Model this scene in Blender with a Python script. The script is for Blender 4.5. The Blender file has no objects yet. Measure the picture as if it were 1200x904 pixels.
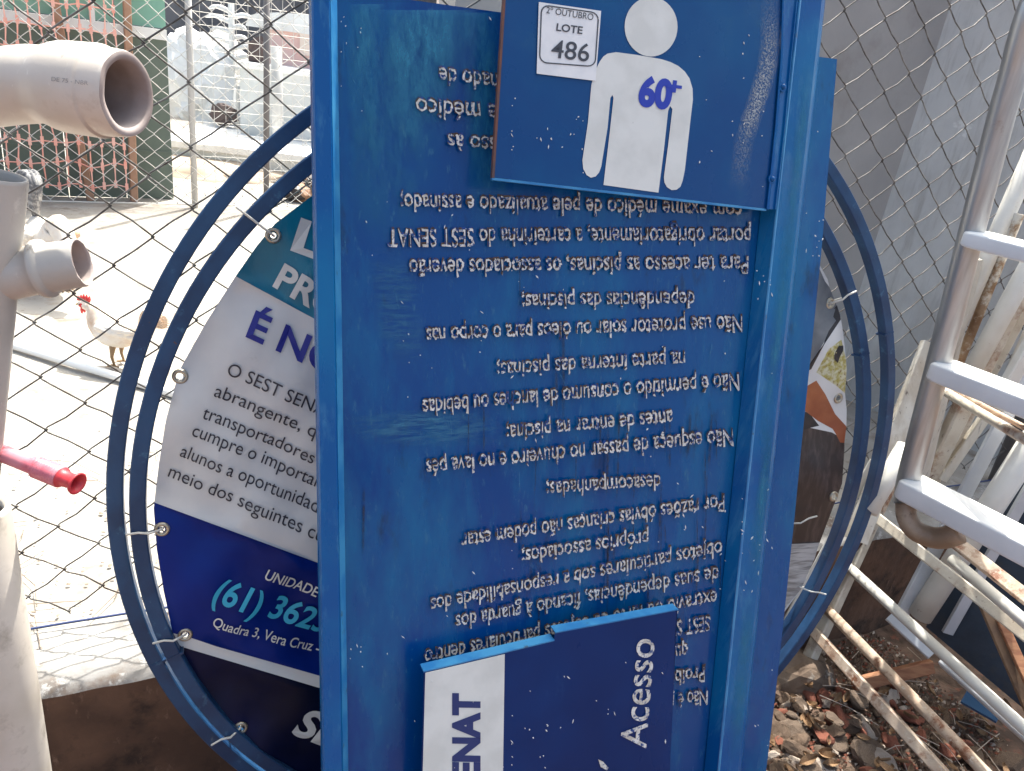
import bpy, bmesh, math, random
from mathutils import Vector, Matrix, noise
from mathutils.geometry import delaunay_2d_cdt
R = math.radians
random.seed(7)
scene = bpy.context.scene
COL = scene.collection

# ------------------------------------------------------------------ camera
F, CX, CY = 902.0, 600.0, 452.0          # focal length and centre in pixels of the 1200 x 904 photograph
C0 = Vector((0, 0, 1.187))
PT, RO, YAW = R(23.14), R(7.97), R(26.8)
FW = Vector((0, math.cos(PT), -math.sin(PT)))
DN = Vector((0, -math.sin(PT), -math.cos(PT)))
RT = Vector((1, 0, 0))
IR = math.cos(RO)*RT - math.sin(RO)*DN
ID = math.sin(RO)*RT + math.cos(RO)*DN
cam = bpy.data.objects.new('camera', bpy.data.cameras.new('camera'))
COL.objects.link(cam)
m = Matrix.Identity(4)
for i in range(3):
    m[i][0] = IR[i]; m[i][1] = -ID[i]; m[i][2] = -FW[i]; m[i][3] = C0[i]
cam.matrix_world = m
cam.data.sensor_fit = 'HORIZONTAL'; cam.data.sensor_width = 36
cam.data.lens = F/1200*36
cam.data.clip_start = 0.02; cam.data.clip_end = 600
scene.camera = cam

# ------------------------------------------------------------------ sky, sun, exposure
SUN_EL, SUN_AZ = 62, 12                   # azimuth from +Y towards +X
w = bpy.data.worlds.new('World'); scene.world = w; w.use_nodes = True
nt = w.node_tree; bg = nt.nodes['Background']
sk = nt.nodes.new('ShaderNodeTexSky'); sk.sky_type = 'NISHITA'; sk.sun_disc = False
sk.sun_elevation = R(SUN_EL); sk.sun_rotation = R(SUN_AZ); sk.dust_density = 5.0; sk.air_density = 0.5; sk.ozone_density = 0.0
vm = nt.nodes.new('ShaderNodeVectorMath'); vm.operation = 'MULTIPLY'; vm.inputs[1].default_value = (.925, 1.0, .94)
nt.links.new(sk.outputs[0], vm.inputs[0]); nt.links.new(vm.outputs[0], bg.inputs[0]); bg.inputs[1].default_value = 0.15
sl = bpy.data.lights.new('sun', 'SUN'); sl.energy = 2.7; sl.angle = R(0.6); sl.color = (1, .97, .90)
so = bpy.data.objects.new('sun', sl); COL.objects.link(so)
sd = Vector((math.sin(R(SUN_AZ))*math.cos(R(SUN_EL)), math.cos(R(SUN_AZ))*math.cos(R(SUN_EL)), math.sin(R(SUN_EL))))
so.rotation_euler = sd.to_track_quat('Z', 'Y').to_euler()
scene.view_settings.view_transform = 'Standard'; scene.view_settings.look = 'None'
scene.view_settings.exposure = 1.8; scene.view_settings.gamma = 1

# ------------------------------------------------------------------ pixel helpers: a ray of the photograph met with a real surface
def rayr(px, py): return F*FW + (px-CX)*IR + (py-CY)*ID
def ray(px, py): return rayr(px, py).normalized()
def at(px, py, D): return C0 + rayr(px, py)*(D/F)
def ground(px, py, z=0.0):
    v = ray(px, py); return C0 + v*((z-C0.z)/v.z)
class Plane:
    """n.(P-C0)=d ; t = distance in front of the plane, towards the camera"""
    def __init__(s, n, d, disp=None):
        s.n = n.normalized(); s.d = d; s.disp = disp
        s.u = s.n.cross(Vector((0, 0, 1))).normalized(); s.w = s.u.cross(s.n).normalized()
        s.o = C0 + s.n*d
    def hit(s, px, py, t=0.0):
        v = ray(px, py); P = C0 + v*((s.d-t)/v.dot(s.n))
        if s.disp: P = P - s.n*s.disp((P-s.o).dot(s.u), (P-s.o).dot(s.w))
        return P
    def uw(s, px, py):
        v = ray(px, py); P = C0 + v*(s.d/v.dot(s.n)) - s.o
        return Vector((P.dot(s.u), P.dot(s.w)))
    def pt(s, u, w, t=0.0):
        q = s.disp(u, w) if s.disp else 0
        return s.o + s.u*u + s.w*w - s.n*(t+q)
    def at_z(s, px, z, y0=900, y1=3000):
        for _ in range(40):
            ym = (y0+y1)/2
            if s.hit(px, ym).z > z: y0 = ym
            else: y1 = ym
        return y0
FDIR = Vector((math.cos(YAW), math.sin(YAW), 0)); FNRM = Vector((-math.sin(YAW), math.cos(YAW), 0))
def sf(s, f, z): return FDIR*s + FNRM*f + Vector((0, 0, z))     # along fence, away from camera, height
GZ = -0.40

# ------------------------------------------------------------------ objects
def tag(o, label=None, cat=None, group=None, kind=None):
    if label: o['label'] = label
    if cat: o['category'] = cat
    if group: o['group'] = group
    if kind: o['kind'] = kind
    return o
def thing(name, label, cat, loc, group=None):
    o = bpy.data.objects.new(name, None); COL.objects.link(o); o.location = loc; o.empty_display_size = .05
    return tag(o, label, cat, group)
def mesh(name, V, Fc, mat, parent=None, smooth=False, mats=None, mi=None):
    off = Vector(parent['_o']) if parent is not None and '_o' in parent else Vector((0, 0, 0))
    p = parent
    off = Vector((0, 0, 0))
    while p is not None:
        off = off + Vector(p.location); p = p.parent
    me = bpy.data.meshes.new(name)
    me.from_pydata([tuple(Vector(v)-off) for v in V], [], [tuple(f) for f in Fc])
    for mm in (mats or [mat]): me.materials.append(mm)
    if mi: me.polygons.foreach_set('material_index', mi)
    if smooth: me.polygons.foreach_set('use_smooth', [True]*len(me.polygons))
    me.validate(); me.update()
    o = bpy.data.objects.new(name, me); COL.objects.link(o)
    if parent is not None: o.parent = parent
    return o
class MB:
    def __init__(s): s.V = []; s.F = []
    def add(s, V, Fc):
        k = len(s.V); s.V += [Vector(v) for v in V]; s.F += [tuple(i+k for i in f) for f in Fc]; return s
    def build(s, name, mat, parent=None, smooth=False): return mesh(name, s.V, s.F, mat, parent, smooth)
def hexa(P):
    """8 corners: 0-3 one face, 4-7 the opposite"""
    return P, [(0,1,2,3), (7,6,5,4), (0,4,5,1), (1,5,6,2), (2,6,7,3), (3,7,4,0)]
def boxv(o, a, b, c): return hexa([o, o+a, o+a+b, o+b, o+c, o+a+c, o+a+b+c, o+b+c])
def frames(pts, closed=False):
    n = len(pts); T = []
    for i in range(n):
        a = pts[(i-1) % n] if (closed or i > 0) else pts[i]; b = pts[(i+1) % n] if (closed or i < n-1) else pts[i]
        T.append((b-a).normalized())
    up = Vector((0, 0, 1))
    if abs(T[0].dot(up)) > .95: up = Vector((1, 0, 0))
    N = (up - T[0]*up.dot(T[0])).normalized(); out = []
    for t in T:
        N = (N - t*N.dot(t)).normalized(); out.append((t, N, t.cross(N)))
    return out
def tube(pts, r, k=8, prof=None, closed=False, caps=True):
    """sweep; r number or list; prof = list of (a,b) in the frame"""
    pts = [Vector(p) for p in pts]; fr = frames(pts, closed); V = []; Fc = []
    if prof is None: prof = [(math.cos(2*math.pi*i/k), math.sin(2*math.pi*i/k)) for i in range(k)]
    k = len(prof)
    for i, (p, (t, N, B)) in enumerate(zip(pts, fr)):
        rr = r[i] if isinstance(r, (list, tuple)) else r
        for a, b in prof: V.append(p + N*(a*rr) + B*(b*rr))
    n = len(pts)
    for i in range(n if closed else n-1):
        j = (i+1) % n
        for q in range(k): Fc.append((i*k+q, i*k+(q+1) % k, j*k+(q+1) % k, j*k+q))
    if caps and not closed:
        Fc.append(tuple(range(k))[::-1]); Fc.append(tuple((n-1)*k+q for q in range(k)))
    return V, Fc
def pipe_shell(stations, k=28):
    """stations: (point, radius) list incl. inner wall stations; direction taken from first to last distinct; open ends"""
    pass
def bar(P, Q, w_, h_, upv=Vector((0, 0, 1)), bev=.25):
    """rectangular bar with small chamfers from P to Q"""
    P = Vector(P); Q = Vector(Q); t = (Q-P).normalized(); s_ = t.cross(upv).normalized(); u = s_.cross(t).normalized()
    a, b = w_/2, h_/2; c = min(a, b)*bev
    pr = [(a-c, b), (-a+c, b), (-a, b-c), (-a, -b+c), (-a+c, -b), (a-c, -b), (a, -b+c), (a, b-c)]
    V = [P + s_*x + u*y for x, y in pr] + [Q + s_*x + u*y for x, y in pr]
    Fc = [(i, (i+1) % 8, 8+(i+1) % 8, 8+i) for i in range(8)] + [tuple(range(8))[::-1], tuple(range(8, 16))]
    return V, Fc
def smooth_pts(P, n=6):
    """Catmull-Rom"""
    P = [Vector(p) for p in P]; out = []
    for i in range(len(P)-1):
        a = P[i-1] if i else P[0]*2-P[1]; b = P[i]; c = P[i+1]; d = P[i+2] if i+2 < len(P) else P[-1]*2-P[-2]
        for j in range(n):
            t = j/n; out.append(.5*((2*b)+(c-a)*t+(2*a-5*b+4*c-d)*t*t+(3*b-3*c+d-a)*t**3))
    out.append(P[-1]); return out
def slab(pl, poly, t, thick, mat, name, parent, smooth=False):
    """pixel polygon laid on a plane and given thickness backwards"""
    A = [pl.hit(x, y, t) for x, y in poly]; B = [p + pl.n*thick for p in A]; n = len(A)
    Fc = [tuple(range(n))[::-1], tuple(range(n, 2*n))] + [(i, (i+1) % n, n+(i+1) % n, n+i) for i in range(n)]
    return mesh(name, A+B, Fc, mat, parent)
def flat(pl, poly, t, mat, name, parent):
    A = [pl.hit(x, y, t) for x, y in poly]
    return mesh(name, A, [tuple(range(len(A)))], mat, parent)

# text -------------------------------------------------------------
_tc = {}
def text_shape(s, off=0.0, shear=0.0):
    key = (s, off, shear)
    if key in _tc: return _tc[key]
    c = bpy.data.curves.new('t', 'FONT'); c.body = s; c.size = 1; c.resolution_u = 5; c.offset = off; c.shear = shear
    o = bpy.data.objects.new('t', c); COL.objects.link(o)
    dg = bpy.context.evaluated_depsgraph_get(); me = bpy.data.meshes.new_from_object(o.evaluated_get(dg))
    V = [Vector((v.co.x, v.co.y)) for v in me.vertices]; Fc = [tuple(p.vertices) for p in me.polygons]
    bpy.data.objects.remove(o); bpy.data.curves.remove(c); bpy.data.meshes.remove(me)
    _tc[key] = (V, Fc); return V, Fc
def trow(mb, s, p0, p1, size, up, pl, t, mid=0.0, off=0.0, shear=0.0, jit=0.0, shift=(0, 0)):
    """string from pixel p0 (start) to p1 (end); up = pixel vector of the letters' up; mid = height of the p0-p1 line in ems"""
    V, Fc = text_shape(s, off, shear); R0 = text_shape(s, 0.0, shear)[0]
    x0 = min(v.x for v in R0); x1 = max(v.x for v in R0)
    up = Vector(up).normalized(); p0 = Vector(p0); p1 = Vector(p1); P = []
    for v in V:
        q = p0 + (p1-p0)*((v.x-x0)/(x1-x0)) + up*((v.y-mid)*size) + Vector(shift)
        if jit:
            k3 = Vector((q.x*.55, q.y*.55, len(s))); q = q + Vector((noise.noise(k3), noise.noise(k3+Vector((40, 0, 0)))))*jit
        P.append(pl.hit(q.x, q.y, t))
    mb.add(P, Fc)

# ------------------------------------------------------------------ materials
MATS = {}
def nodes(name):
    mt = bpy.data.materials.new(name); mt.use_nodes = True; n = mt.node_tree
    return mt, n, n.nodes['Principled BSDF']
def tex(n, typ, scale, detail=4, coord=None, stretch=None, rough=.55):
    tc = n.nodes.new('ShaderNodeTexCoord'); src = tc.outputs['Object']
    if stretch:
        mp = n.nodes.new('ShaderNodeMapping'); mp.inputs['Scale'].default_value = stretch
        n.links.new(src, mp.inputs[0]); src = mp.outputs[0]
    t = n.nodes.new('ShaderNodeTex'+typ)
    t.inputs['Scale'].default_value = scale
    if typ == 'Noise': t.inputs['Detail'].default_value = detail; t.inputs['Roughness'].default_value = rough
    n.links.new(src, t.inputs['Vector']); return t
def ramp(n, src, lo, hi):
    r = n.nodes.new('ShaderNodeMapRange'); r.inputs['From Min'].default_value = lo; r.inputs['From Max'].default_value = hi
    n.links.new(src, r.inputs['Value']); return r.outputs[0]
def mixc(n, fac, a, b):
    x = n.nodes.new('ShaderNodeMix'); x.data_type = 'RGBA'
    for sk_, v in ((6, a), (7, b)):
        if isinstance(v, tuple): x.inputs[sk_].default_value = (*v, 1)
        else: n.links.new(v, x.inputs[sk_])
    if isinstance(fac, float): x.inputs[0].default_value = fac
    else: n.links.new(fac, x.inputs[0])
    return x.outputs[2]
def M(name, base, rough=.6, metal=0.0, var=None, vscale=6, vlo=.4, vhi=.6, dirt=None, dscale=3, dlo=.55, dhi=.7,
      stretch=None, dstretch=None, bump=0.0, bscale=60, spec=None, coat=0.0, rvar=0.0, extra=None):
    """base colour with a second colour in noise patches, a dirt / rust colour over it, and fine relief"""
    mt, n, b = nodes(name); c = base
    if var: c = mixc(n, ramp(n, tex(n, 'Noise', vscale, 5, stretch=stretch).outputs[0], vlo, vhi), base, var)
    if dirt: c = mixc(n, ramp(n, tex(n, 'Noise', dscale, 8, stretch=dstretch, rough=.68).outputs[0], dlo, dhi), c, dirt)
    if extra:
        for (col, sc, lo, hi, st) in extra:
            c = mixc(n, ramp(n, tex(n, 'Noise', sc, 6, stretch=st, rough=.7).outputs[0], lo, hi), c, col)
    if isinstance(c, tuple): b.inputs['Base Color'].default_value = (*c, 1)
    else: n.links.new(c, b.inputs['Base Color'])
    b.inputs['Metallic'].default_value = metal
    if rvar:
        r = n.nodes.new('ShaderNodeMapRange'); r.inputs['To Min'].default_value = rough; r.inputs['To Max'].default_value = rough+rvar
        n.links.new(tex(n, 'Noise', 9, 6, stretch=dstretch).outputs[0], r.inputs['Value']); r.inputs['From Min'].default_value = .35; r.inputs['From Max'].default_value = .65
        n.links.new(r.outputs[0], b.inputs['Roughness'])
    else: b.inputs['Roughness'].default_value = rough
    if spec is not None: b.inputs['Specular IOR Level'].default_value = spec
    if coat: b.inputs['Coat Weight'].default_value = coat; b.inputs['Coat Roughness'].default_value = .12
    if bump:
        bp = n.nodes.new('ShaderNodeBump'); bp.inputs['Strength'].default_value = bump; bp.inputs['Distance'].default_value = .004
        n.links.new(tex(n, 'Noise', bscale, 6, stretch=stretch).outputs[0], bp.inputs['Height']); n.links.new(bp.outputs[0], b.inputs['Normal'])
    MATS[name] = mt; return mt

blue_sign = M('weathered_blue_enamel', (.0008, .046, .205), .12, spec=.32, var=(.0018, .080, .255), vscale=1.6, vlo=.35, vhi=.65, stretch=(1, 1, .35),
              dirt=(.006, .16, .32), dscale=2.2, dlo=.48, dhi=.78, dstretch=(2.4, 2.4, .22), bump=.16, bscale=9, rvar=.22,
              extra=[((.05, .17, .28), 60, .60, .78, (1.5, 1.5, .12)), ((.012, .016, .03), 9, .60, .78, (1.2, 1.2, .3)), ((.03, .15, .27), 150, .66, .74, (1, 1, .4))])
blue_rim = M('blue_rim_enamel', (.0012, .078, .27), .17, spec=.3, var=(.002, .13, .32), vscale=3, dirt=(.05, .20, .38), dscale=14, dlo=.55, dhi=.75,
             dstretch=(2, 2, .2), bump=.1, bscale=14, rvar=.2)
blue_plate = M('dull_blue_plate', (.0015, .052, .19), .18, spec=.3, var=(.003, .078, .22), vscale=3, dirt=(.02, .09, .19), dscale=6, dlo=.55, dhi=.8,
               bump=.12, bscale=8, rvar=.2, extra=[((.09, .10, .12), 5, .66, .80, None)])
blue_edge = M('highlight_blue_edge', (.02, .17, .42), .35, var=(.05, .26, .5), vscale=20, dirt=(.05, .08, .12), dscale=30, dlo=.62, dhi=.7)  # light blue paints in highlights along folds and edges
navy_plate = M('navy_plate', (.0010, .020, .105), .26, spec=.2, var=(.0015, .032, .15), vscale=4, vlo=.35, vhi=.7, dirt=(.02, .07, .2), dscale=9, dlo=.6, dhi=.8,
               dstretch=(1, 1, .4), bump=.12, bscale=8, rvar=.15)
hoop_blue = M('hoop_blue_paint', (.012, .040, .105), .34, spec=.4, var=(.016, .062, .15), vscale=12, dirt=(.05, .14, .24), dscale=40, dlo=.60, dhi=.72, extra=[((.12, .055, .03), 34, .68, .73, None)], bump=.15, bscale=80)
rust_edge = M('rusty_edge', (.09, .05, .05), .7, var=(.16, .06, .04), vscale=40)
letter = M('worn_white_lettering', (.72, .70, .66), .55, var=(.5, .46, .40), vscale=70, dirt=(.004, .05, .20), dscale=150, dlo=.53, dhi=.58, extra=[((.004, .05, .20), 34, .60, .63, None)])
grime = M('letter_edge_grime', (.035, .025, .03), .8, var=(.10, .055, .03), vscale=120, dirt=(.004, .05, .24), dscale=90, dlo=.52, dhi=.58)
chip = M('bare_white_chip', (.7, .7, .68), .6)
white_vinyl = M('white_vinyl', (.70, .70, .66), .45, var=(.62, .62, .58), vscale=15, dirt=(.30, .29, .26), dscale=40, dlo=.68, dhi=.8)
print_blue = M('print_blue', (.01, .035, .38), .5)
print_grey = M('print_grey', (.05, .055, .07), .6)
paper = M('sticker_paper', (.78, .78, .78), .6, var=(.70, .71, .72), vscale=30)
banner_white = M('banner_white', (.70, .70, .68), .42, var=(.63, .63, .62), vscale=6, dirt=(.36, .34, .31), dscale=10, dlo=.66, dhi=.82, bump=.3, bscale=12)
banner_teal = M('banner_teal', (.003, .13, .215), .3, var=(.006, .18, .28), vscale=5, dirt=(.10, .30, .40), dscale=16, dlo=.58, dhi=.75, dstretch=(3, 3, .4), bump=.9, bscale=14, stretch=(1, 1, .5))
banner_blue = M('banner_blue', (.001, .020, .20), .36, spec=.2, var=(.001, .014, .15), vscale=4, bump=.3, bscale=12)
banner_navy = M('banner_navy', (.0015, .004, .020), .38, spec=.2, var=(.003, .007, .05), vscale=3, bump=.3, bscale=12)
banner_ink = M('banner_ink', (.03, .03, .045), .5)
banner_inkblue = M('banner_ink_blue', (.012, .015, .22), .5)
banner_cyan = M('banner_cyan_ink', (.04, .42, .62), .5)
pic_grey = M('picture_grey', (.10, .11, .125), .45, var=(.19, .20, .21), vscale=22, vlo=.3, vhi=.7)
pic_black = M('picture_black', (.016, .014, .016), .45, var=(.035, .025, .025), vscale=30)
pic_bag = M('picture_brown_bag', (.035, .022, .020), .4, var=(.09, .062, .055), vscale=26, vlo=.45, vhi=.7, stretch=(3, 3, .5))
pic_skin = M('picture_orange_skin', (.30, .075, .025), .45, var=(.40, .12, .04), vscale=14)
pic_plant = M('picture_yellow_plant', (.42, .36, .09), .5, var=(.62, .60, .42), vscale=90, vlo=.4, vhi=.6, extra=[((.22, .13, .02), 140, .55, .65, None)])
pic_cloth = M('picture_cloth', (.50, .48, .46), .5, var=(.20, .19, .18), vscale=30, vlo=.42, vhi=.62, stretch=(.4, .4, 5))
pvc = M('cream_pvc', (.56, .495, .42), .42, var=(.63, .56, .49), vscale=7, dirt=(.40, .31, .23), dscale=16, dlo=.56, dhi=.8, bump=.08, bscale=90, coat=.15, extra=[((.22, .16, .12), 60, .66, .74, (1, 1, .4)), ((.74, .68, .60), 34, .62, .70, (3, 1, 1))])
pvc_grey = M('dusty_pvc', (.41, .38, .335), .5, var=(.48, .445, .40), vscale=8, dirt=(.60, .56, .50), dscale=26, dlo=.62, dhi=.7, bump=.12, bscale=90, extra=[((.24, .19, .15), 40, .62, .74, (1, 1, .3))])
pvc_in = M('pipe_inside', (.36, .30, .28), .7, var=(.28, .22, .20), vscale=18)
red_pl = M('faded_red_plastic', (.58, .13, .17), .45, var=(.66, .24, .28), vscale=20, dirt=(.38, .03, .04), dscale=30, dlo=.55, dhi=.7)
wire_m = M('galvanised_wire', (.075, .07, .065), .55, .3, var=(.20, .19, .175), vscale=25, dirt=(.07, .05, .04), dscale=60, dlo=.5, dhi=.65)
wire_l = M('pale_wire', (.62, .60, .56), .6, .1)
wire_b = M('blue_tension_wire', (.03, .05, .14), .5, .2)
steel = M('brushed_stainless', (.50, .50, .49), .34, .85, var=(.38, .375, .37), vscale=5, stretch=(8, 8, .6), bump=.1, bscale=120, rvar=.15, dirt=(.22, .17, .12), dscale=14, dlo=.62, dhi=.8)
step_w = M('white_step_plastic', (.80, .80, .79), .35, var=(.72, .72, .71), vscale=7, dirt=(.40, .40, .40), dscale=12, dlo=.62, dhi=.85, bump=.12, bscale=40)
bumper = M('tan_rubber_bend', (.24, .155, .095), .5, var=(.36, .26, .18), vscale=14, bump=.2, bscale=30, dirt=(.12, .07, .04), dscale=24)
rust_cream = M('rusty_cream_paint', (.60, .55, .46), .5, var=(.50, .43, .34), vscale=16, dirt=(.22, .085, .035), dscale=9, dlo=.53, dhi=.66, bump=.25, bscale=70,
               extra=[((.10, .035, .02), 45, .60, .70, None)])
rust_heavy = M('flaking_cream_over_rust', (.50, .40, .31), .6, var=(.46, .33, .24), vscale=9, dirt=(.20, .075, .035), dscale=16, dlo=.52, dhi=.64, bump=.35, bscale=80,
               extra=[((.58, .52, .44), 70, .57, .66, None)])
white_tube = M('chipped_white_paint', (.66, .645, .60), .4, var=(.60, .575, .52), vscale=10, dirt=(.20, .11, .07), dscale=30, dlo=.66, dhi=.73, bump=.12, bscale=60)
white_wood = M('peeling_white_post', (.60, .56, .49), .7, var=(.48, .42, .34), vscale=10, dirt=(.12, .09, .07), dscale=26, dlo=.60, dhi=.66, stretch=(3, 3, .3), dstretch=(3, 3, .25), bump=.4, bscale=60)
rust_strip = M('brown_rust_tube', (.20, .11, .055), .75, var=(.34, .23, .14), vscale=18, dirt=(.60, .55, .47), dscale=12, dlo=.50, dhi=.58, bump=.2)
alu = M('white_aluminium_profile', (.55, .57, .60), .4, .1, var=(.46, .48, .51), vscale=8, dirt=(.10, .09, .09), dscale=60, dlo=.68, dhi=.72)
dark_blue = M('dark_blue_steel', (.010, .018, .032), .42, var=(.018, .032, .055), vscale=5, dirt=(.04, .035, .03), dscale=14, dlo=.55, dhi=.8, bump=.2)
wood_o = M('orange_wood', (.36, .17, .085), .75, var=(.25, .10, .05), vscale=12, stretch=(1, 6, 6), bump=.3)
wood_d = M('dark_strut', (.12, .075, .05), .8, var=(.20, .12, .07), vscale=20, bump=.3)
conc = M('kerb_concrete', (.28, .27, .26), .9, var=(.19, .175, .16), vscale=9, dirt=(.17, .12, .09), dscale=7, dlo=.55, dhi=.66, bump=.5, bscale=45, extra=[((.40, .39, .375), 26, .54, .62, None)])
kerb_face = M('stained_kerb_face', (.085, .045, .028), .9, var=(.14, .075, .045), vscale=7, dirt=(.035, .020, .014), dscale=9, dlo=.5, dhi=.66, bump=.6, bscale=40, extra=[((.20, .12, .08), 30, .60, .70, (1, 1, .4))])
wall_l = M('grey_render_wall', (.62, .62, .60), .85, var=(.55, .55, .54), vscale=2.5, dirt=(.40, .385, .36), dscale=2.2, dlo=.46, dhi=.7, dstretch=(1, 1, .5), bump=.35, bscale=30, extra=[((.44, .43, .41), 20, .52, .66, (1, 1, .12)), ((.70, .70, .68), 5, .62, .66, None)])
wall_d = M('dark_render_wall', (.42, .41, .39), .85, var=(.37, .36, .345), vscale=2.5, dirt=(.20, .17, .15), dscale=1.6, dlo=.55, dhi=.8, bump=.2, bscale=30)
yard_m = M('sandy_concrete_yard', (.36, .335, .30), .9, var=(.30, .27, .235), vscale=3, dirt=(.20, .155, .12), dscale=7, dlo=.52, dhi=.70, bump=.5, bscale=30, extra=[((.15, .115, .09), 38, .62, .70, None), ((.40, .375, .34), 11, .55, .7, None)])
soil_m = M('rubble_soil', (.065, .040, .027), .95, var=(.16, .10, .07), vscale=14, dirt=(.20, .075, .045), dscale=20, dlo=.56, dhi=.66, bump=.9, bscale=70)
stone_a = M('brown_stone', (.145, .095, .062), .9, var=(.10, .062, .042), vscale=18, dirt=(.30, .25, .19), dscale=30, dlo=.55, dhi=.7, bump=.6, bscale=60)
stone_b = M('grey_stone', (.165, .118, .084), .9, var=(.11, .074, .052), vscale=16, dirt=(.34, .31, .27), dscale=26, dlo=.58, dhi=.7, bump=.6, bscale=60)
stone_r = M('broken_red_brick', (.26, .085, .050), .9, var=(.19, .065, .04), vscale=22, dirt=(.30, .20, .15), dscale=30, dlo=.6, dhi=.7, bump=.6, bscale=80)
stone_w = M('mortar_piece', (.48, .40, .33), .9, var=(.38, .31, .25), vscale=20, bump=.5, bscale=70)
green_d = M('dark_green_boarding', (.13, .165, .135), .8, var=(.15, .185, .15), vscale=3)
green_l = M('pale_green_boarding', (.20, .40, .31), .7, var=(.26, .45, .36), vscale=4)
white_p = M('white_painted', (.78, .78, .76), .6)
net_m = M('orange_net', (.85, .36, .28), .6, var=(.86, .50, .42), vscale=8)
wood_t = M('tan_post', (.40, .24, .16), .8, var=(.33, .19, .12), vscale=10)
grey_post = M('grey_post', (.17, .16, .16), .6, .3)
pale_post = M('pale_post', (.50, .49, .47), .6)
tarp = M('white_tarpaulin', (.80, .80, .79), .6, var=(.72, .71, .69), vscale=5, bump=.4, bscale=8)
pink_p = M('faded_pink_paint', (.78, .48, .43), .7, var=(.80, .56, .52), vscale=4)
peach_p = M('faded_peach_paint', (.76, .60, .50), .7, var=(.78, .66, .58), vscale=4)
grey_p = M('pale_grey_panel', (.52, .53, .52), .6, var=(.60, .61, .60), vscale=3)
dark_p = M('dark_interior', (.10, .07, .065), .8)
sand_m = M('sand_heap', (.48, .38, .29), .95, var=(.42, .33, .25), vscale=5, bump=.5, bscale=20)
leaf_m = M('dark_leaf', (.04, .07, .03), .6, var=(.06, .10, .04), vscale=4)
bark_m = M('bark', (.10, .07, .05), .9)
f_white = M('white_feather', (.74, .66, .56), .8, var=(.78, .74, .68), vscale=20, dirt=(.55, .36, .22), dscale=5, dlo=.45, dhi=.62)
f_grey = M('grey_feather', (.10, .10, .11), .7, var=(.34, .33, .32), vscale=40, vlo=.45, vhi=.6)
comb_m = M('red_comb', (.65, .05, .05), .5)
leg_m = M('hen_leg', (.32, .20, .10), .6)
beak_m = M('beak', (.45, .33, .18), .5)
metal_e = M('eyelet_metal', (.45, .40, .32), .35, .8)
tie_m = M('white_zip_tie', (.66, .64, .58), .4)

# ================================================================== SETTING
def subdiv_rect(o, a, b, na, nb, zf=None):
    V = []; Fc = []
    for j in range(nb+1):
        for i in range(na+1):
            p = o + a*(i/na) + b*(j/nb)
            if zf: p = p + Vector((0, 0, zf(p)))
            V.append(p)
    for j in range(nb):
        for i in range(na):
            k = j*(na+1)+i; Fc.append((k, k+1, k+na+2, k+na+1))
    return V, Fc
KF = 1.285      # kerb front edge, distance from the camera across the fence line
# far ground sheet (kerb line backwards, to the horizon)
V, Fc = subdiv_rect(sf(-1.8, KF+.165, 0), FDIR*6, FNRM*6, 60, 60, lambda p: .006*noise.noise(p*3)-.004)
mb = MB().add(V, Fc)
mb.add([sf(-300, 7.4, -.012), sf(300, 7.4, -.012), sf(300, 400, -.012), sf(-300, 400, -.012)], [(0, 1, 2, 3)])
mb.add([sf(-300, KF+.165, -.012), sf(-1.75, KF+.165, -.012), sf(-1.75, 7.45, -.012), sf(-300, 7.45, -.012)], [(0, 1, 2, 3)])
mb.add([sf(4.15, KF+.165, -.012), sf(300, KF+.165, -.012), sf(300, 7.45, -.012), sf(4.15, 7.45, -.012)], [(0, 1, 2, 3)])
tag(mb.build('yard_ground', yard_m, None, True), kind='structure')
# lower ground on the camera side
V, Fc = subdiv_rect(sf(-2.5, -2.2, GZ), FDIR*6, FNRM*3.6, 120, 72, lambda p: .018*noise.noise(p*5)+.008*noise.noise(p*17))
mb = MB().add(V, Fc); mb.add([sf(-300, -300, GZ-.04), sf(300, -300, GZ-.04), sf(300, KF+.1, GZ-.04), sf(-300, KF+.1, GZ-.04)], [(0, 1, 2, 3)])
ground_o = tag(mb.build('rubble_ground', soil_m, None, True), kind='structure')
# kerb: top slab and stained face, slightly uneven
kerb = thing('concrete_kerb', 'rough dirty white concrete kerb with brown stained face under the wire fence', 'kerb', sf(1.0, KF+.1, GZ))
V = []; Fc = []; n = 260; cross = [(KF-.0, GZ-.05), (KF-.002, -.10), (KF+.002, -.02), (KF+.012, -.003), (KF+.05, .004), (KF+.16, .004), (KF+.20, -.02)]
for i in range(n+1):
    s_ = -2.5+6.5*i/n
    for (f, z) in cross:
        q = noise.noise(Vector((s_*3, f*9, z*9)))*.005 + noise.noise(Vector((s_*22, f*30, z*20)))*.003
        V.append(sf(s_, f + (q if z < 0 else q*.3), z + (q*.35 if z > -.05 else 0)))
m_ = len(cross)
idx = []
for i in range(n):
    for j in range(m_-1): Fc.append((i*m_+j, (i+1)*m_+j, (i+1)*m_+j+1, i*m_+j+1)); idx.append(j)
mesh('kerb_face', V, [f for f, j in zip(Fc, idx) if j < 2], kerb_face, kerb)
mesh('kerb_top', V, [f for f, j in zip(Fc, idx) if j >= 2], conc, kerb, True)

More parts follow.
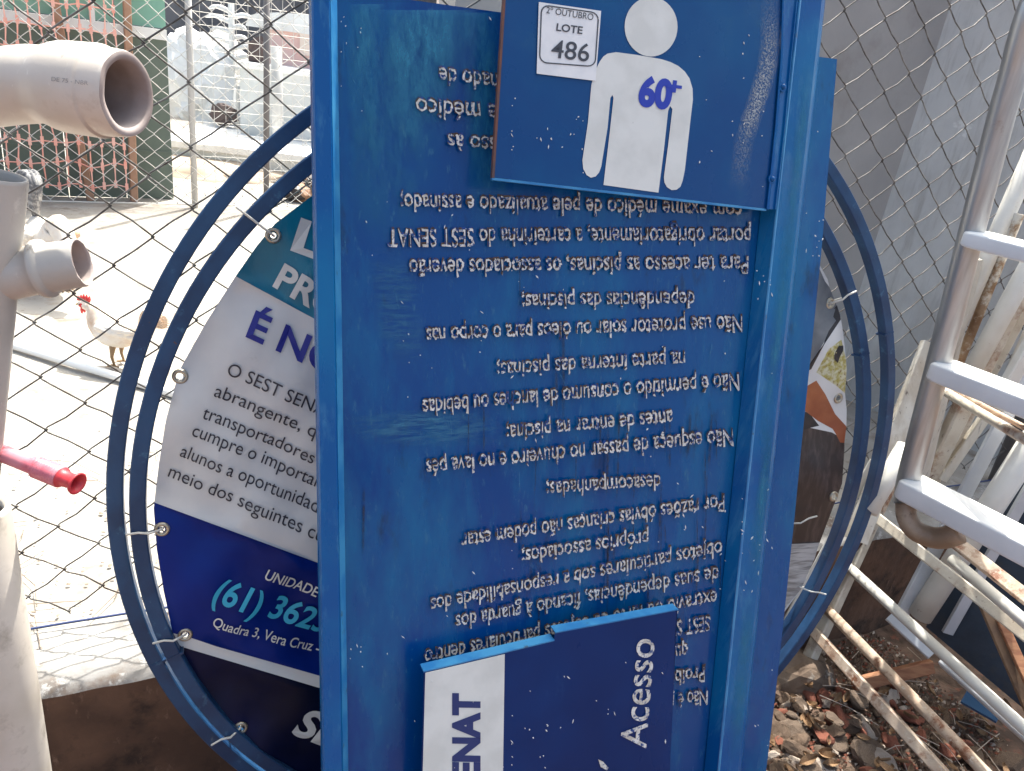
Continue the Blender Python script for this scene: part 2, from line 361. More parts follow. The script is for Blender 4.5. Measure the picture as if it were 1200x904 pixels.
# walls beyond the fence
gc = ground(970, 458)
def wall(name, label, A, B, h, th, mat):
    d = (B-A).normalized(); nn = Vector((-d.y, d.x, 0))
    if nn.dot(A-C0) < 0: nn = -nn
    V, Fc = boxv(Vector((A.x, A.y, -.05)), Vector((B.x-A.x, B.y-A.y, 0)), nn*th, Vector((0, 0, h+.05)))
    o = thing(name, label, 'wall', Vector((A.x, A.y, 0)))
    mesh('wall_body', V, Fc, mat, o)
    V, Fc = boxv(Vector((A.x, A.y, h))-nn*.02, Vector((B.x-A.x, B.y-A.y, 0)), nn*(th+.04), Vector((0, 0, .04)))
    mesh('wall_coping', V, Fc, conc, o); return o
E_ = sf(2.95, 1.50, 0)
wall('rendered_wall', 'light grey rendered wall close behind the wire fence, right of the wall corner', gc, E_, 2.15, .14, wall_l)
wall('rendered_wall', 'darker grey rendered wall beyond the fence, left of the wall corner behind the blue sign', gc-FDIR*.0, gc-FDIR*1.9, 2.15, .14, wall_d)

# ================================================================== FENCE near
def chain_link(root, s0, s1, f, z0, z1, w_, h_, r, mat, off=(0, 0), dz=None, wob=.004, k=5, base=None, dirs=None):
    D_, N_ = dirs or (FDIR, FNRM); B0 = base or Vector((0, 0, 0))
    ncol = int((s1-s0)/(w_/2)); rows = int((z1-z0)/(h_/2))
    m0 = math.ceil((s0-off[0])/(w_/2))
    def node(m, j):
        s_ = off[0]+m*w_/2; z = off[1]+j*h_/2
        if dz: z += dz(s_)
        rn = noise.noise(Vector((m*1.7, j*1.3, 3))); rn2 = noise.noise(Vector((m*2.1, j*1.9, 9)))
        return s_+rn*wob, z+rn2*wob
    j0 = math.ceil((z0-off[1])/(h_/2)); j1 = int((z1-off[1])/(h_/2))
    for c in range(ncol):
        m = m0+c; pts = []
        js = j0
        for j in range(js, j1+1):
            left = ((j+m) % 2 == 0)
            mm = m if left else m+1
            s_, z = node(mm, j); sg = 1 if left else -1
            # hook round the neighbour wire: a short knuckle on both sides of the node
            for q, dd in ((-1, -.0042), (0, 0), (1, .0042)):
                pts.append(B0 + D_*(s_ + (sg*-.0022 if q == 0 else sg*.0026)*1.0) + N_*(f + (q*.0035*sg)) + Vector((0, 0, z+dd)))
            if j < j1:
                mm2 = m+1 if left else m; s2, z2 = node(mm2, j+1)
                bow = noise.noise(Vector((m*.9, j*.8, 5)))*wob*1.2
                pts.append(B0 + D_*((s_+s2)/2) + N_*(f+bow) + Vector((0, 0, (z+z2)/2+bow)))
        V, Fc = tube(pts, r, k, caps=False)
        mesh('wire', V, Fc, mat, root, True)
fence = thing('chain_link_fence', 'grey chain link wire fence running along the kerb behind the hoops', 'fence', sf(1.0, 1.45, 0))
def dzf(s_):
    t = max(0, min(1, (s_-.3)/1.0)); return .0327*t*t*(3-2*t)
chain_link(fence, -1.3, 2.72, 1.45, .0, 1.72, .129, .1033, .0017, wire_m, off=(.0665, 1.187-.0073), dz=dzf)
pts = [sf(-1.4+.3*i, 1.449+.004*math.sin(i*2.3), .012+.006*math.sin(i*1.7)) for i in range(15)]
V, Fc = tube(smooth_pts(pts, 3), .0028, 6); mesh('tension_wire', V, Fc, wire_b, fence, True)
V, Fc = tube([sf(-1.3+.2*i, 1.449, 1.73) for i in range(21)], .0028, 6); mesh('tension_wire', V, Fc, wire_m, fence, True)
for s_ in (-1.42, 2.74):
    V, Fc = tube([sf(s_, 1.45, -.1), sf(s_, 1.45, 1.85)], .03, 12); mesh('post', V, Fc, grey_post, fence, True)

# ================================================================== BACKGROUND
bA = Vector((-2.91, 4.55, 0)); bD = Vector((.61, .39, 0)).normalized(); bN = Vector((-bD.y, bD.x, 0))
def bp(s_, f, z): return bA + bD*s_ + bN*f + Vector((0, 0, z))
f2 = thing('chain_link_fence', 'pale fine wire fence far across the yard in front of the green boarding', 'fence', bp(.5, 0, 0))
chain_link(f2, -1.1, 2.1, 0, 0.02, 1.55, .118, .105, .0022, wire_l, off=(0, .03), wob=.006, k=4, base=bA, dirs=(bD, bN))
V, Fc = tube([bp(-1.2, 0, .02), bp(2.2, 0, .02)], .004, 6); mesh('tension_wire', V, Fc, wire_l, f2)
for s_, mt in ((1.28, grey_post), (.82, pale_post), (-.75, grey_post)):
    V, Fc = tube([bp(s_, .03, -.02), bp(s_, .03, 1.62)], .020, 10); mesh('post', V, Fc, mt, f2, True)
# welded mesh
wm = thing('welded_mesh_panel', 'square welded wire panel standing beyond the far wire fence, right of the green boarding', 'wire panel', bp(1.4, .35, 0))
for i in range(20):
    V, Fc = tube([bp(.86+.075*i, .35, 0), bp(.86+.075*i, .35, 1.35)], .0018, 4); mesh('wire', V, Fc, wire_l, wm)
for i in range(18):
    V, Fc = tube([bp(.86, .352, .05+.075*i), bp(2.3, .352, .05+.075*i)], .0018, 4); mesh('wire', V, Fc, wire_l, wm)
# green boarding
gb = thing('green_boarding', 'dark green board hoarding with pale green top and white rail, behind the orange net', 'hoarding', bp(0, .25, 0))
for i in range(9):
    a = -2.2 + i*.33; b_ = min(a+.325, .72)
    if a > .7: break
    V, Fc = boxv(bp(a, .25, .0), bD*(b_-a), bN*.02, Vector((0, 0, 1.0))); mesh('board', V, Fc, green_d, gb)
    V, Fc = boxv(bp(a, .262, 1.05), bD*(b_-a), bN*.02, Vector((0, 0, .55))); mesh('board', V, Fc, green_l, gb)
V, Fc = boxv(bp(-2.2, .23, .985), bD*2.92, bN*.06, Vector((0, 0, .06))); mesh('rail', V, Fc, white_p, gb)
for z in (.3, .62):
    V, Fc = boxv(bp(-2.2, .242, z), bD*2.92, bN*.012, Vector((0, 0, .01))); mesh('rail', V, Fc, green_d, gb)
V, Fc = boxv(bp(.30, .235, 1.04), bD*.03, bN*.05, Vector((0, 0, .55))); mesh('rail', V, Fc, white_p, gb)
for a, lean, lab in ((.22, .06, 'left one of the two tan timber posts leaning on the green boarding'), (.47, -.02, 'right one of the two tan timber posts leaning on the green boarding')):
    V, Fc = bar(bp(a, .16, 0), bp(a-lean*2.2, .2, 1.6), .045, .05, upv=bN)
    tag(mesh('timber_post', V, Fc, wood_t, None), lab, 'post')
# orange net
net = thing('orange_plastic_net', 'torn orange plastic safety net hanging in front of the dark green boarding', 'net', bp(-.2, .1, 0))
def netp(i, j):
    q = Vector((i*.6, j*.6, 1)); return bp(-1.25+.062*i+.025*noise.noise(q), .10+.03*noise.noise(q+Vector((5, 0, 0))), .10+.128*j+.03*noise.noise(q+Vector((0, 7, 0))))
for i in range(28):
    V, Fc = tube([netp(i, j) for j in range(12)], [.006 if j % 2 else .0035 for j in range(12)], 4); mesh('strand', V, Fc, net_m, net)
for j in range(12):
    mb = MB(); V, Fc = tube([netp(i, j) for i in range(28)], .004, 4); mb.add(V, Fc)
    for i in range(28):
        c = netp(i, j); V, Fc = boxv(c-bD*.009-bN*.006-Vector((0, 0, .02)), bD*.018, bN*.004, Vector((0, 0, .045))); mb.add(V, Fc)
    mb.build('strand', net_m, net)
# blobs ------------------------------------------------------------
def blob(c, sx, sy, sz, amp, fr, seed, sub=4, flatb=None):
    bm = bmesh.new(); bmesh.ops.create_icosphere(bm, subdivisions=sub, radius=1)
    V = []
    for v in bm.verts:
        p = v.co.copy(); q = 1 + amp*noise.fractal(p*fr+Vector((seed*7.1, 0, 0)), 1, 2, 4)
        p = Vector((p.x*sx*q, p.y*sy*q, p.z*sz*q)) + Vector(c)
        if flatb is not None and p.z < flatb: p.z = flatb
        V.append(p)
    Fc = [tuple(x.index for x in f.verts) for f in bm.faces]; bm.free(); return V, Fc
sand = MB()
for k_ in range(5):
    c = at(235+k_*32, 205+4*k_, 6.3+.15*k_); V, Fc = blob((c.x, c.y, -.02), .55, .5, .12, .25, 1.5, k_, 3); sand.add(V, Fc)
tag(sand.build('sand_heap', sand_m, None, True), kind='stuff', label='low tan sand heaps beyond the far wire fence', cat='sand')
# white slab with grey side
P0 = ground(205, 196); 
sl0 = thing('concrete_slab', 'long pale concrete slab with a grey side lying beyond the sand', 'slab', Vector((P0.x, P0.y, 0)))
rx = Vector((1, .12, 0)).normalized(); ry = Vector((-.12, 1, 0)).normalized()
V, Fc = boxv(Vector((P0.x-.1, P0.y, 0)), rx*1.55, ry*1.6, Vector((0, 0, .16))); mesh('slab_side', V, Fc, grey_p, sl0)
V, Fc = boxv(Vector((P0.x-.14, P0.y-.03, .16)), rx*1.62, ry*1.68, Vector((0, 0, .05))); mesh('slab_top', V, Fc, tarp, sl0)
# white covered heap
hp = thing('tarpaulin_heap', 'bright white tarpaulin draped over a tall heap behind the far wire fence', 'tarpaulin', ground(250, 178))
hc = at(245, 100, 7.6)
V, Fc = blob((hc.x, hc.y, hc.z-.15), .42, .42, .62, .35, 1.6, 3, 4, .2); mesh('cover', V, Fc, tarp, hp, False)
hc2 = at(232, 55, 7.7); V, Fc = blob((hc2.x, hc2.y, hc2.z), .20, .2, .12, .3, 2, 5, 3); mesh('bundle', V, Fc, tarp, hp)
hc3 = at(262, 135, 7.2); V, Fc = blob((hc3.x, hc3.y, hc3.z), .13, .08, .10, .3, 2, 8, 3); mesh('opening', V, Fc, dark_p, hp)
# spiky white frond stack
fr_ = thing('white_frond_stack', 'spiky stack of white layered fronds poking up beside the tarpaulin heap', 'debris', ground(272, 178))
fc = at(272, 85, 7.4)
V, Fc = tube([Vector((fc.x, fc.y, .2)), Vector((fc.x, fc.y, fc.z+.6))], .03, 8); mesh('stem', V, Fc, white_p, fr_)
for i in range(16):
    z = fc.z-.15+.045*i; a = (i % 2)*math.pi + random.uniform(-.5, .5); L = random.uniform(.16, .3)
    q0 = Vector((fc.x, fc.y, z)); d_ = Vector((math.cos(a), math.sin(a)*.6, .25))
    V, Fc = tube(smooth_pts([q0, q0+d_*L*.6, q0+d_*L+Vector((0, 0, -.05))], 4), [.022]*4+[.018]*3+[.012, .004], 6); mesh('frond', V, Fc, tarp, fr_, True)
# scrap vehicle shell: grey lower box, pink side, arched pale roof
vc = at(330, 130, 7.0); vr = Vector((1, .1, 0)).normalized(); vb = Vector((-.1, 1, 0)).normalized()
vh = thing('scrap_vehicle_shell', 'faded pink and pale grey vehicle shell with arched openings, far beyond the fence', 'vehicle shell', Vector((vc.x, vc.y, 0)))
o_ = at(282, 168, 7.0); zt = at(330, 84, 7.0).z
V, Fc = boxv(Vector((o_.x, o_.y, .12)), vr*1.9, vb*1.0, Vector((0, 0, zt-.12))); mesh('lower_panel', V, Fc, grey_p, vh)
V, Fc = boxv(Vector((o_.x-.03, o_.y-.02, zt)), vr*1.96, vb*1.05, Vector((0, 0, .05))); mesh('sill', V, Fc, white_p, vh)
o2 = at(314, 84, 7.05); z2 = at(330, 36, 7.05).z; z3 = at(330, 12, 7.05).z
V, Fc = boxv(Vector((o2.x, o2.y+.05, zt+.05)), vr*1.5, vb*.9, Vector((0, 0, z2-zt-.05))); mesh('side_panel', V, Fc, pink_p, vh)
V, Fc = boxv(Vector((o2.x+.28, o2.y+.03, zt+.16)), vr*1.1, vb*.02, Vector((0, 0, z2-zt-.12))); mesh('side_panel', V, Fc, peach_p, vh)
arc = []
for i in range(13):
    a = math.pi*i/12; arc.append((-.10+.95-1.0*math.cos(a)*.95, z2 + (z3-z2)*math.sin(a)**.5))
V = [Vector((o2.x, o2.y, 0)) + vr*(x-.1) + Vector((0, 0, z)) for x, z in arc] + [Vector((o2.x, o2.y, 0)) + vr*(x-.1) + vb*.9 + Vector((0, 0, z)) for x, z in arc]
Fc = [tuple(range(13))[::-1], tuple(range(13, 26))] + [(i, i+1, 14+i, 13+i) for i in range(12)] + [(12, 0, 13, 25)]
mesh('roof', V, Fc, tarp, vh)
c = at(303, 62, 6.9); V, Fc = blob(c, .10, .05, .13, .3, 2, 11, 3); mesh('torn_hole', V, Fc, dark_p, vh)
c = at(325, 28, 6.95); V, Fc = blob(c, .09, .04, .035, .1, 2, 12, 3); mesh('window', V, Fc, pic_grey, vh)
c = at(327, 150, 6.7); V, Fc = tube([Vector((c.x, c.y, 0)), Vector((c.x-.03, c.y, c.z+.65))], .05, 10); tag(mesh('leaning_post', V, Fc, pale_post, None, True), 'pale grey round post standing in front of the scrap vehicle shell', 'post')
# junk pile near (340-375, 190-245)
for i in range(7):
    c = ground(random.uniform(335, 385), random.uniform(225, 243)); V, Fc = blob((c.x, c.y, .06), .10, .08, .07+.02*(i % 3), .3, 1.7, 20+i, 2)
    tag(mesh('debris_lump', V, Fc, [stone_a, stone_b, pic_black, wood_t][i % 4], None), ['brown', 'grey', 'black', 'tan', 'second brown', 'second grey', 'second black'][i] + ' lump in the debris pile at the foot of the far wire fence', 'debris', 'debris lumps by the far fence')
# far building and trees closing the view
V, Fc = boxv(Vector((-9, 10.5, 0)), Vector((7.4, .8, 0)), Vector((-.1, 2, 0)), Vector((0, 0, 2.9)))
fb = thing('dark_shed', 'dark open shed far behind the scrap yard', 'shed', Vector((-5, 10.5, 0)))
mesh('shed_wall', V, Fc, M('shed_dark', (.09, .095, .11), .8, var=(.16, .16, .17), vscale=3), fb)
V, Fc = boxv(Vector((-9.3, 10.2, 2.9)), Vector((8.0, .86, 0)), Vector((-.1, 2.6, 0)), Vector((0, 0, .12))); mesh('shed_roof', V, Fc, grey_p, fb)
V, Fc = boxv(Vector((-1.5, 10.0, 0)), Vector((9, 1.2, 0)), Vector((-.2, 2, 0)), Vector((0, 0, 3.2)))
fb = thing('pale_building', 'pale low building far behind the yard walls', 'building', Vector((2, 10, 0)))
mesh('building_wall', V, Fc, peach_p, fb)
def tree(x, y, h, label, seed):
    rnd = random.Random(seed); t = thing('tree', label, 'tree', Vector((x, y, 0)))
    V, Fc = tube([Vector((x, y, 0)), Vector((x+.1, y, h*.3)), Vector((x, y+.1, h*.6))], [.16, .12, .07], 8); mb = MB().add(V, Fc)
    for i in range(6):
        a = rnd.uniform(0, 6.28); s0 = Vector((x+.05, y, h*rnd.uniform(.3, .55)))
        V, Fc = tube([s0, s0+Vector((math.cos(a)*h*.15, math.sin(a)*h*.15, h*.18)), s0+Vector((math.cos(a)*h*.22, math.sin(a)*h*.22, h*.32))], [.06, .04, .015], 5); mb.add(V, Fc)
    mb.build('trunk', bark_m, t, True); V = []; Fc = []
    cl = [(Vector((rnd.uniform(-1, 1)*h*.24, rnd.uniform(-1, 1)*h*.24, h*rnd.uniform(.45, .95))), h*rnd.uniform(.07, .15)) for _ in range(26)]
    for c, r_ in cl:
        for _ in range(110):
            d = Vector((rnd.gauss(0, 1), rnd.gauss(0, 1), rnd.gauss(0, 1))).normalized()*r_*rnd.uniform(.5, 1.05)
            p = Vector((x, y, 0))+c+d; a = Vector((rnd.gauss(0, 1), rnd.gauss(0, 1), rnd.gauss(0, 1))).normalized(); b_ = a.orthogonal().normalized(); L = rnd.uniform(.05, .11)
            k_ = len(V); V += [p-a*L, p-b_*L*.4, p+a*L, p+b_*L*.4]; Fc.append((k_, k_+1, k_+2, k_+3))
    mesh('crown', V, Fc, leaf_m, t)
tree(-6.2, 13.6, 5.5, 'dark leafy tree behind the left end of the far dark shed', 1)
tree(-3.0, 14.0, 6.0, 'dark leafy tree behind the right end of the far dark shed', 2)
tree(3.2, 15.0, 6.5, 'tall leafy tree behind the far pale building', 3)
# pipe on the ground
A = ground(-60, 386); B = ground(262, 484)
V, Fc = tube([A+Vector((0, 0, .016)), (A+B)/2+Vector((0, 0, .014)), B+Vector((0, 0, .016))], .0145, 12)
tag(mesh('ground_pipe', V, Fc, white_p, None, True), 'thin white plastic pipe lying across the bright yard ground', 'pipe')
# yard debris
mb = MB(); rnd = random.Random(4)
for i in range(520):
    s_ = rnd.uniform(-1.3, .3)
    f = 1.47 + abs(rnd.gauss(0, .55)); c = sf(s_, f, .003); r_ = rnd.uniform(.001, .0034); V, Fc = blob(c, r_*rnd.uniform(.8, 2.2), r_*rnd.uniform(.8, 2), r_*.5, .5, 2, i, 1); mb.add(V, Fc)
for i in range(60):
    c = sf(rnd.uniform(-1.2, .2), 1.48+abs(rnd.gauss(0, .4)), .006); a = rnd.uniform(0, 3.14); L = rnd.uniform(.02, .10); d = Vector((math.cos(a), math.sin(a), 0))*L
    V, Fc = tube([c-d, c+Vector((0, 0, .004))+d.cross(Vector((0, 0, .2))), c+d], .0012, 4); mb.add(V, Fc)
tag(mb.build('yard_litter', M('litter', (.17, .13, .10), .9, var=(.30, .25, .20), vscale=30), None), kind='stuff', label='small twigs, crumbs and dirt scattered over the pale yard ground', cat='litter')

# ================================================================== CHICKENS
def bird(name, label, base, face, S, body_mat, tail_mat, head_dn=0.0, tail_up=.5, leg_h=.10):
    t = thing(name, label, 'chicken', base)
    fx = Vector((math.cos(face), math.sin(face), 0)); sx_ = Vector((-fx.y, fx.x, 0)); U = Vector((0, 0, 1))
    def P(x, z, y=0): return base + fx*(x*S) + sx_*(y*S) + U*(z*S)
    sp = [(-.20, .30), (-.14, .27), (-.05, .235), (.05, .235), (.12, .28), (.15, .34-.0*head_dn), (.165+.03*head_dn, .40-.10*head_dn), (.175+.07*head_dn, .445-.20*head_dn), (.205+.07*head_dn, .455-.22*head_dn), (.235+.07*head_dn, .445-.23*head_dn)]
    rr = [.012, .055, .098, .102, .078, .050, .034, .033, .030, .010]
    pts = smooth_pts([P(x, z) for x, z in sp], 4)
    rads = []
    for i in range(len(rr)-1):
        for j in range(4): rads.append((rr[i]*(1-j/4)+rr[i+1]*j/4)*S)
    rads.append(rr[-1]*S)
    V, Fc = tube(pts, rads, 18)
    V = [v + Vector((noise.noise(v*60), noise.noise(v*60+Vector((9, 0, 0))), noise.noise(v*60+Vector((0, 9, 0)))))*.005*S for v in V]
    mesh('body', V, Fc, body_mat, t, True)
    for sg in (-1, 1):   # wing: overlapping feathers
        mb = MB()
        for i in range(9):
            q = P(.08-.03*i*.6, .28-.012*(i % 3), sg*(.090-.004*i)); e = P(-.10-.014*i, .245+.012*(i % 4), sg*(.075-.002*i))
            V, Fc = tube(smooth_pts([q, (q+e)/2+sx_*sg*.012*S, e], 3), [.022*S]*3+[.024*S]*2+[.018*S, .004*S], 6); mb.add(V, Fc)
        mb.build('wing', body_mat, t, True)
        # legs
        q = P(.0, .17, sg*.045); kn = P(.015, leg_h*.9, sg*.047); an = P(.0, .012, sg*.047)
        V, Fc = tube([q, kn, an], [.026*S, .010*S, .007*S], 8); lo = mesh('leg', V, Fc, leg_m, t, True)
        for a in (-.5, 0, .5, 3.14):
            d = fx*math.cos(a)+sx_*math.sin(a); V, Fc = tube([an, an+d*.03*S+U*-.004*S, an+d*(.055 if a != 3.14 else .025)*S-U*.010*S], [.006*S, .005*S, .002*S], 6); mesh('toe', V, Fc, leg_m, lo, True)
    mb = MB()
    for i in range(24):   # tail
        a = -.5+i/23.; L = (.17+.05*math.cos(a*2))*(1.45 if tail_up > 1 else 1)
        q = P(-.16, .29); mid = P(-.16-L*.5*math.cos(tail_up+a*.9), .29+L*.6*math.sin(tail_up+a*.9)+.03, (i % 3-1)*.018); e = P(-.16-L*math.cos(tail_up+a*.6), .29+L*math.sin(tail_up+a*.6)*.8, (i % 3-1)*.03) if tail_up < 1 else P(-.22-L*(.75+.35*a), .27+L*(.25+.55*a), (i % 3-1)*.05)
        V, Fc = tube(smooth_pts([q, mid, e], 4), [.012*S, .014*S, .016*S, .016*S, .016*S, .015*S, .012*S, .008*S, .001*S], 5); mb.add(V, Fc)
    mb.build('tail', tail_mat, t, True)
    hx, hz = .195+.07*head_dn, .455-.21*head_dn
    mb = MB()
    for i in range(5):
        q = P(hx-.035+.018*i, hz+.02); e = P(hx-.045+.02*i, hz+.055+.014*math.sin(i*.8+.4)); V, Fc = tube([q, (q+e)/2, e], [.012*S, .011*S, .003*S], 6); mb.add(V, Fc)
    mb.build('comb', comb_m, t, True)
    mb = MB()
    for sg in (-1, 1):
        V, Fc = blob(P(hx+.012, hz-.042, sg*.012), .010*S, .006*S, .024*S, .1, 1, 2, 2); mb.add(V, Fc); V, Fc = blob(P(hx+.002, hz-.004, sg*.024), .018*S, .008*S, .016*S, .1, 1, 2, 2); mb.add(V, Fc)
    mb.build('wattle', comb_m, t, True)
    V, Fc = tube([P(hx+.03, hz-.004), P(hx+.05, hz-.010), P(hx+.066, hz-.022)], [.011*S, .008*S, .001*S], 8); mesh('beak', V, Fc, beak_m, t, True)
    for sg in (-1, 1):
        V, Fc = blob(P(hx+.010, hz+.004, sg*.031), .0055*S, .004*S, .0055*S, 0, 1, 2, 2); mesh('eye', V, Fc, pic_black, t, True)
    return t
hb = ground(140, 428)
bird('chicken', 'small white and tan hen with red comb standing on the bright yard, facing left', hb, R(172), .54, f_white, f_white, head_dn=.35, leg_h=.075)
rb = ground(64, 340)
bird('chicken', 'white rooster with dark grey arched tail, half hidden behind the pipe stub', rb, R(-42), .92, f_white, f_grey, head_dn=1.25, tail_up=1.35)

# ================================================================== HOOPS
def hoop_plane(yaw_, tilt, cx, cy, dist):
    a, b = R(yaw_), R(tilt); n_ = Vector((-math.sin(a)*math.cos(b), math.cos(a)*math.cos(b), -math.sin(b)))
    c = C0 + ray(cx, cy)*dist; return n_, c
def hoop(name, label, n_, c, rad, hw, hd, seam):
    pl = Plane(n_, n_.dot(c-C0)); t = thing(name, label, 'hoop', Vector((c.x, c.y, GZ)))
    V = []; Fc = []; K = 160
    g = hd*.28
    q_ = hw*.16; prof = [(hw, -hd+q_), (hw, hd-q_), (hw-q_, hd), (-hw+q_, hd), (-hw, hd-q_), (-hw, -hd+q_), (-hw+q_, -hd), (hw-q_, -hd)]
    k = len(prof)
    for i in range(K):
        a = 2*math.pi*i/K; rr = rad*(1+.004*math.sin(2*a+.6)); e = pl.u*math.cos(a)+pl.w*math.sin(a)
        for x, y in prof: V.append(c + e*(rr+x) - pl.n*y)
    for i in range(K):
        for q in range(k): Fc.append((i*k+q, i*k+(q+1) % k, ((i+1) % K)*k+(q+1) % k, ((i+1) % K)*k+q))
    mesh('ring', V, Fc, hoop_blue, t)
    # weld joints
    for a in (R(200), R(20), R(285)):
        e = pl.u*math.cos(a)+pl.w*math.sin(a); tt = pl.w*math.cos(a)-pl.u*math.sin(a)
        V, Fc = boxv(c+e*(rad-hw-.0015)-tt*.0015-pl.n*(-hd-.001), tt*.004, e*(2*hw+.003), -pl.n*(2*hd+.002)); mesh('weld', V, Fc, hoop_blue, t)
    return t, pl
n1, c1 = hoop_plane(23.76, 10.8, 672.2, 554.2, 1.3*1.25)
n2, c2 = hoop_plane(22.64, 10.46, 657.2, 567.8, 1.3*1.21)
hoop('metal_hoop', 'outer of the two big dark blue metal hoops behind the blue sign', n1, c1, .683*1.25, .0128, .0128, True)
inner, IPL = hoop('metal_hoop', 'inner of the two big dark blue hoops, holding the tied banner', n2, c2, .6368*1.21, .0126, .0126, True)

# ================================================================== BANNER
BPL = Plane(n2, n2.dot(c2-C0)+.006, lambda u, w_: .006*math.sin(u*13+w_*5)+.005*math.sin(w_*17-u*6+1)+.004*math.sin(u*31+w_*23)+.003*math.sin(u*47-w_*39+2))
ban = thing('printed_banner', 'round printed vinyl banner in teal, white and dark blue tied inside the inner hoop', 'banner', Vector((c2.x, c2.y, GZ)))
outline_l = [(420, 186), (365, 230), (322, 262), (300, 290), (276, 325), (242, 378), (210, 435), (195, 490), (186, 545), (180, 596), (184, 640), (192, 690), (203, 742), (214, 768), (235, 806), (263, 850), (300, 886), (345, 925), (420, 965), (520, 1000)]
outline_r = [(640, 1005), (740, 975), (820, 900), (880, 800), (918, 724), (938, 690), (955, 655), (965, 622), (983, 565), (990, 528), (992, 480), (990, 432), (988, 391), (983, 365), (972, 328), (940, 270), (860, 200), (700, 150), (540, 150)]
OUT = outline_l + outline_r
EY = [(320, 276), (211, 442), (190, 619), (217, 743), (282, 851), (974, 356), (983, 467), (971, 579)]
# regions as pixel polygons: first match wins
HOLE_R = 3.6
REG = [
 (banner_teal, [(200, 100), (277, 325), (375, 377), (700, 530), (700, 100)]),
 (pic_grey, [(935, 250), (968, 330), (982, 345), (984, 372), (958, 402), (940, 445), (930, 430)]),
 (pic_plant, [(966, 408), (985, 398), (992, 432), (992, 462), (978, 452), (955, 436)]),
 (pic_skin, [(947, 452), (956, 446), (966, 462), (980, 486), (994, 503), (994, 520), (985, 519), (976, 503), (960, 494), (940, 480), (935, 462)]),
 (pic_black, [(930, 478), (948, 484), (962, 500), (942, 503), (930, 500)]),
 (pic_bag, [(930, 502), (946, 501), (975, 507), (992, 517), (992, 548), (985, 575), (972, 606), (964, 636), (900, 640), (905, 600)]),
 (pic_cloth, [(900, 640), (964, 634), (952, 662), (938, 690), (920, 716), (900, 740)]),
 (banner_navy, [(190, 738), (213, 758), (375, 806), (560, 862), (700, 905), (700, 1100), (190, 1100)]),
 (banner_white, [(190, 735), (205, 741), (375, 793), (560, 850), (700, 893), (700, 906), (560, 863), (375, 806), (213, 758)]),
 (banner_blue, [(150, 586), (181, 590), (375, 661), (700, 780), (700, 893), (560, 850), (375, 793), (205, 741), (150, 725)]),
]
def pip(p, poly):
    x, y = p; ins = False; j = len(poly)-1
    for i in range(len(poly)):
        xi, yi = poly[i]; xj, yj = poly[j]
        if (yi > y) != (yj > y) and x < (xj-xi)*(y-yi)/(yj-yi)+xi: ins = not ins
        j = i
    return ins
pts = []; edges = []
def addloop(lp, closed=True):
    k = len(pts); pts.extend(lp)
    for i in range(len(lp) - (0 if closed else 1)): edges.append((k+i, k+(i+1) % len(lp)))
addloop(OUT)
for ex, ey in EY: addloop([(ex+HOLE_R*math.cos(a*math.pi/5), ey+HOLE_R*math.sin(a*math.pi/5)) for a in range(10)])
for _, poly in REG: addloop([p for p in poly])
for gx in range(150, 1010, 17):
    for gy in range(160, 1010, 17): pts.append((gx+.37*(gy % 5), gy+.21*(gx % 7)))
res = delaunay_2d_cdt([Vector(p) for p in pts], edges, [], 0, 1e-4)
V2, F2 = res[0], res[2]
Fk = []; mi = []
bm_list = [banner_white, banner_teal, banner_blue, banner_navy, pic_grey, pic_plant, pic_skin, pic_black, pic_bag, pic_cloth]
for f in F2:
    cx_ = sum(V2[i].x for i in f)/len(f); cy_ = sum(V2[i].y for i in f)/len(f)
    if not pip((cx_, cy_), OUT): continue
    if any((cx_-ex)**2+(cy_-ey)**2 < (HOLE_R*.98)**2 for ex, ey in EY): continue
    mt = banner_white
    for mm_, poly in REG:
        if pip((cx_, cy_), poly): mt = mm_; break
    Fk.append(tuple(f)); mi.append(bm_list.index(mt))
used = sorted({i for f in Fk for i in f}); rm = {u: i for i, u in enumerate(used)}
mesh('sheet', [BPL.hit(V2[i].x, V2[i].y) for i in used], [tuple(rm[i] for i in f) for f in Fk], None, ban, True, mats=bm_list, mi=mi)
def bt(name, s, p0, p1, H, mat, off=0.0, shear=0.0, up=None):
    mb = MB(); d = Vector(p1)-Vector(p0)
    up = up or (d.y*.9+0, -d.x)
    trow(mb, s, p0, p1, H/.73, up, BPL, .0034, off=off, shear=shear); return mb.build(name, mat, ban)
bt('lettering', 'L', (343, 293), (376, 305), 40, white_vinyl, .03)
bt('lettering', 'PROG', (321, 336), (418, 392), 31, white_vinyl, .03)
bt('lettering', 'É NOSSO', (289, 394), (470, 477), 33, banner_inkblue, .025)
for s_, a, b_ in (('O SEST SENAT', (265, 439), (391, 494)), ('abrangente, que', (250, 465), (390, 522)), ('transportadores p', (236, 490), (382, 552)), ('cumpre o importante', (224, 510), (392, 583)),
                  ('alunos a oportunidade', (210, 535), (381, 607)), ('meio dos seguintes cursos', (196, 560), (412, 650))):
    bt('lettering', s_, a, b_, 16.5, banner_ink, .0)
bt('lettering', 'UNIDADE LESTE', (310, 679), (412, 716), 13, white_vinyl, .012, .2)
bt('lettering', '(61) 3623', (249, 702), (382, 748), 29, banner_cyan, .022, .25)
bt('lettering', 'Quadra 3, Vera Cruz - Luz', (249, 731), (398, 778), 12, white_vinyl, .008, .15)
bt('lettering', 'SEST', (343, 859), (450, 900), 36, white_vinyl, .035, .3)
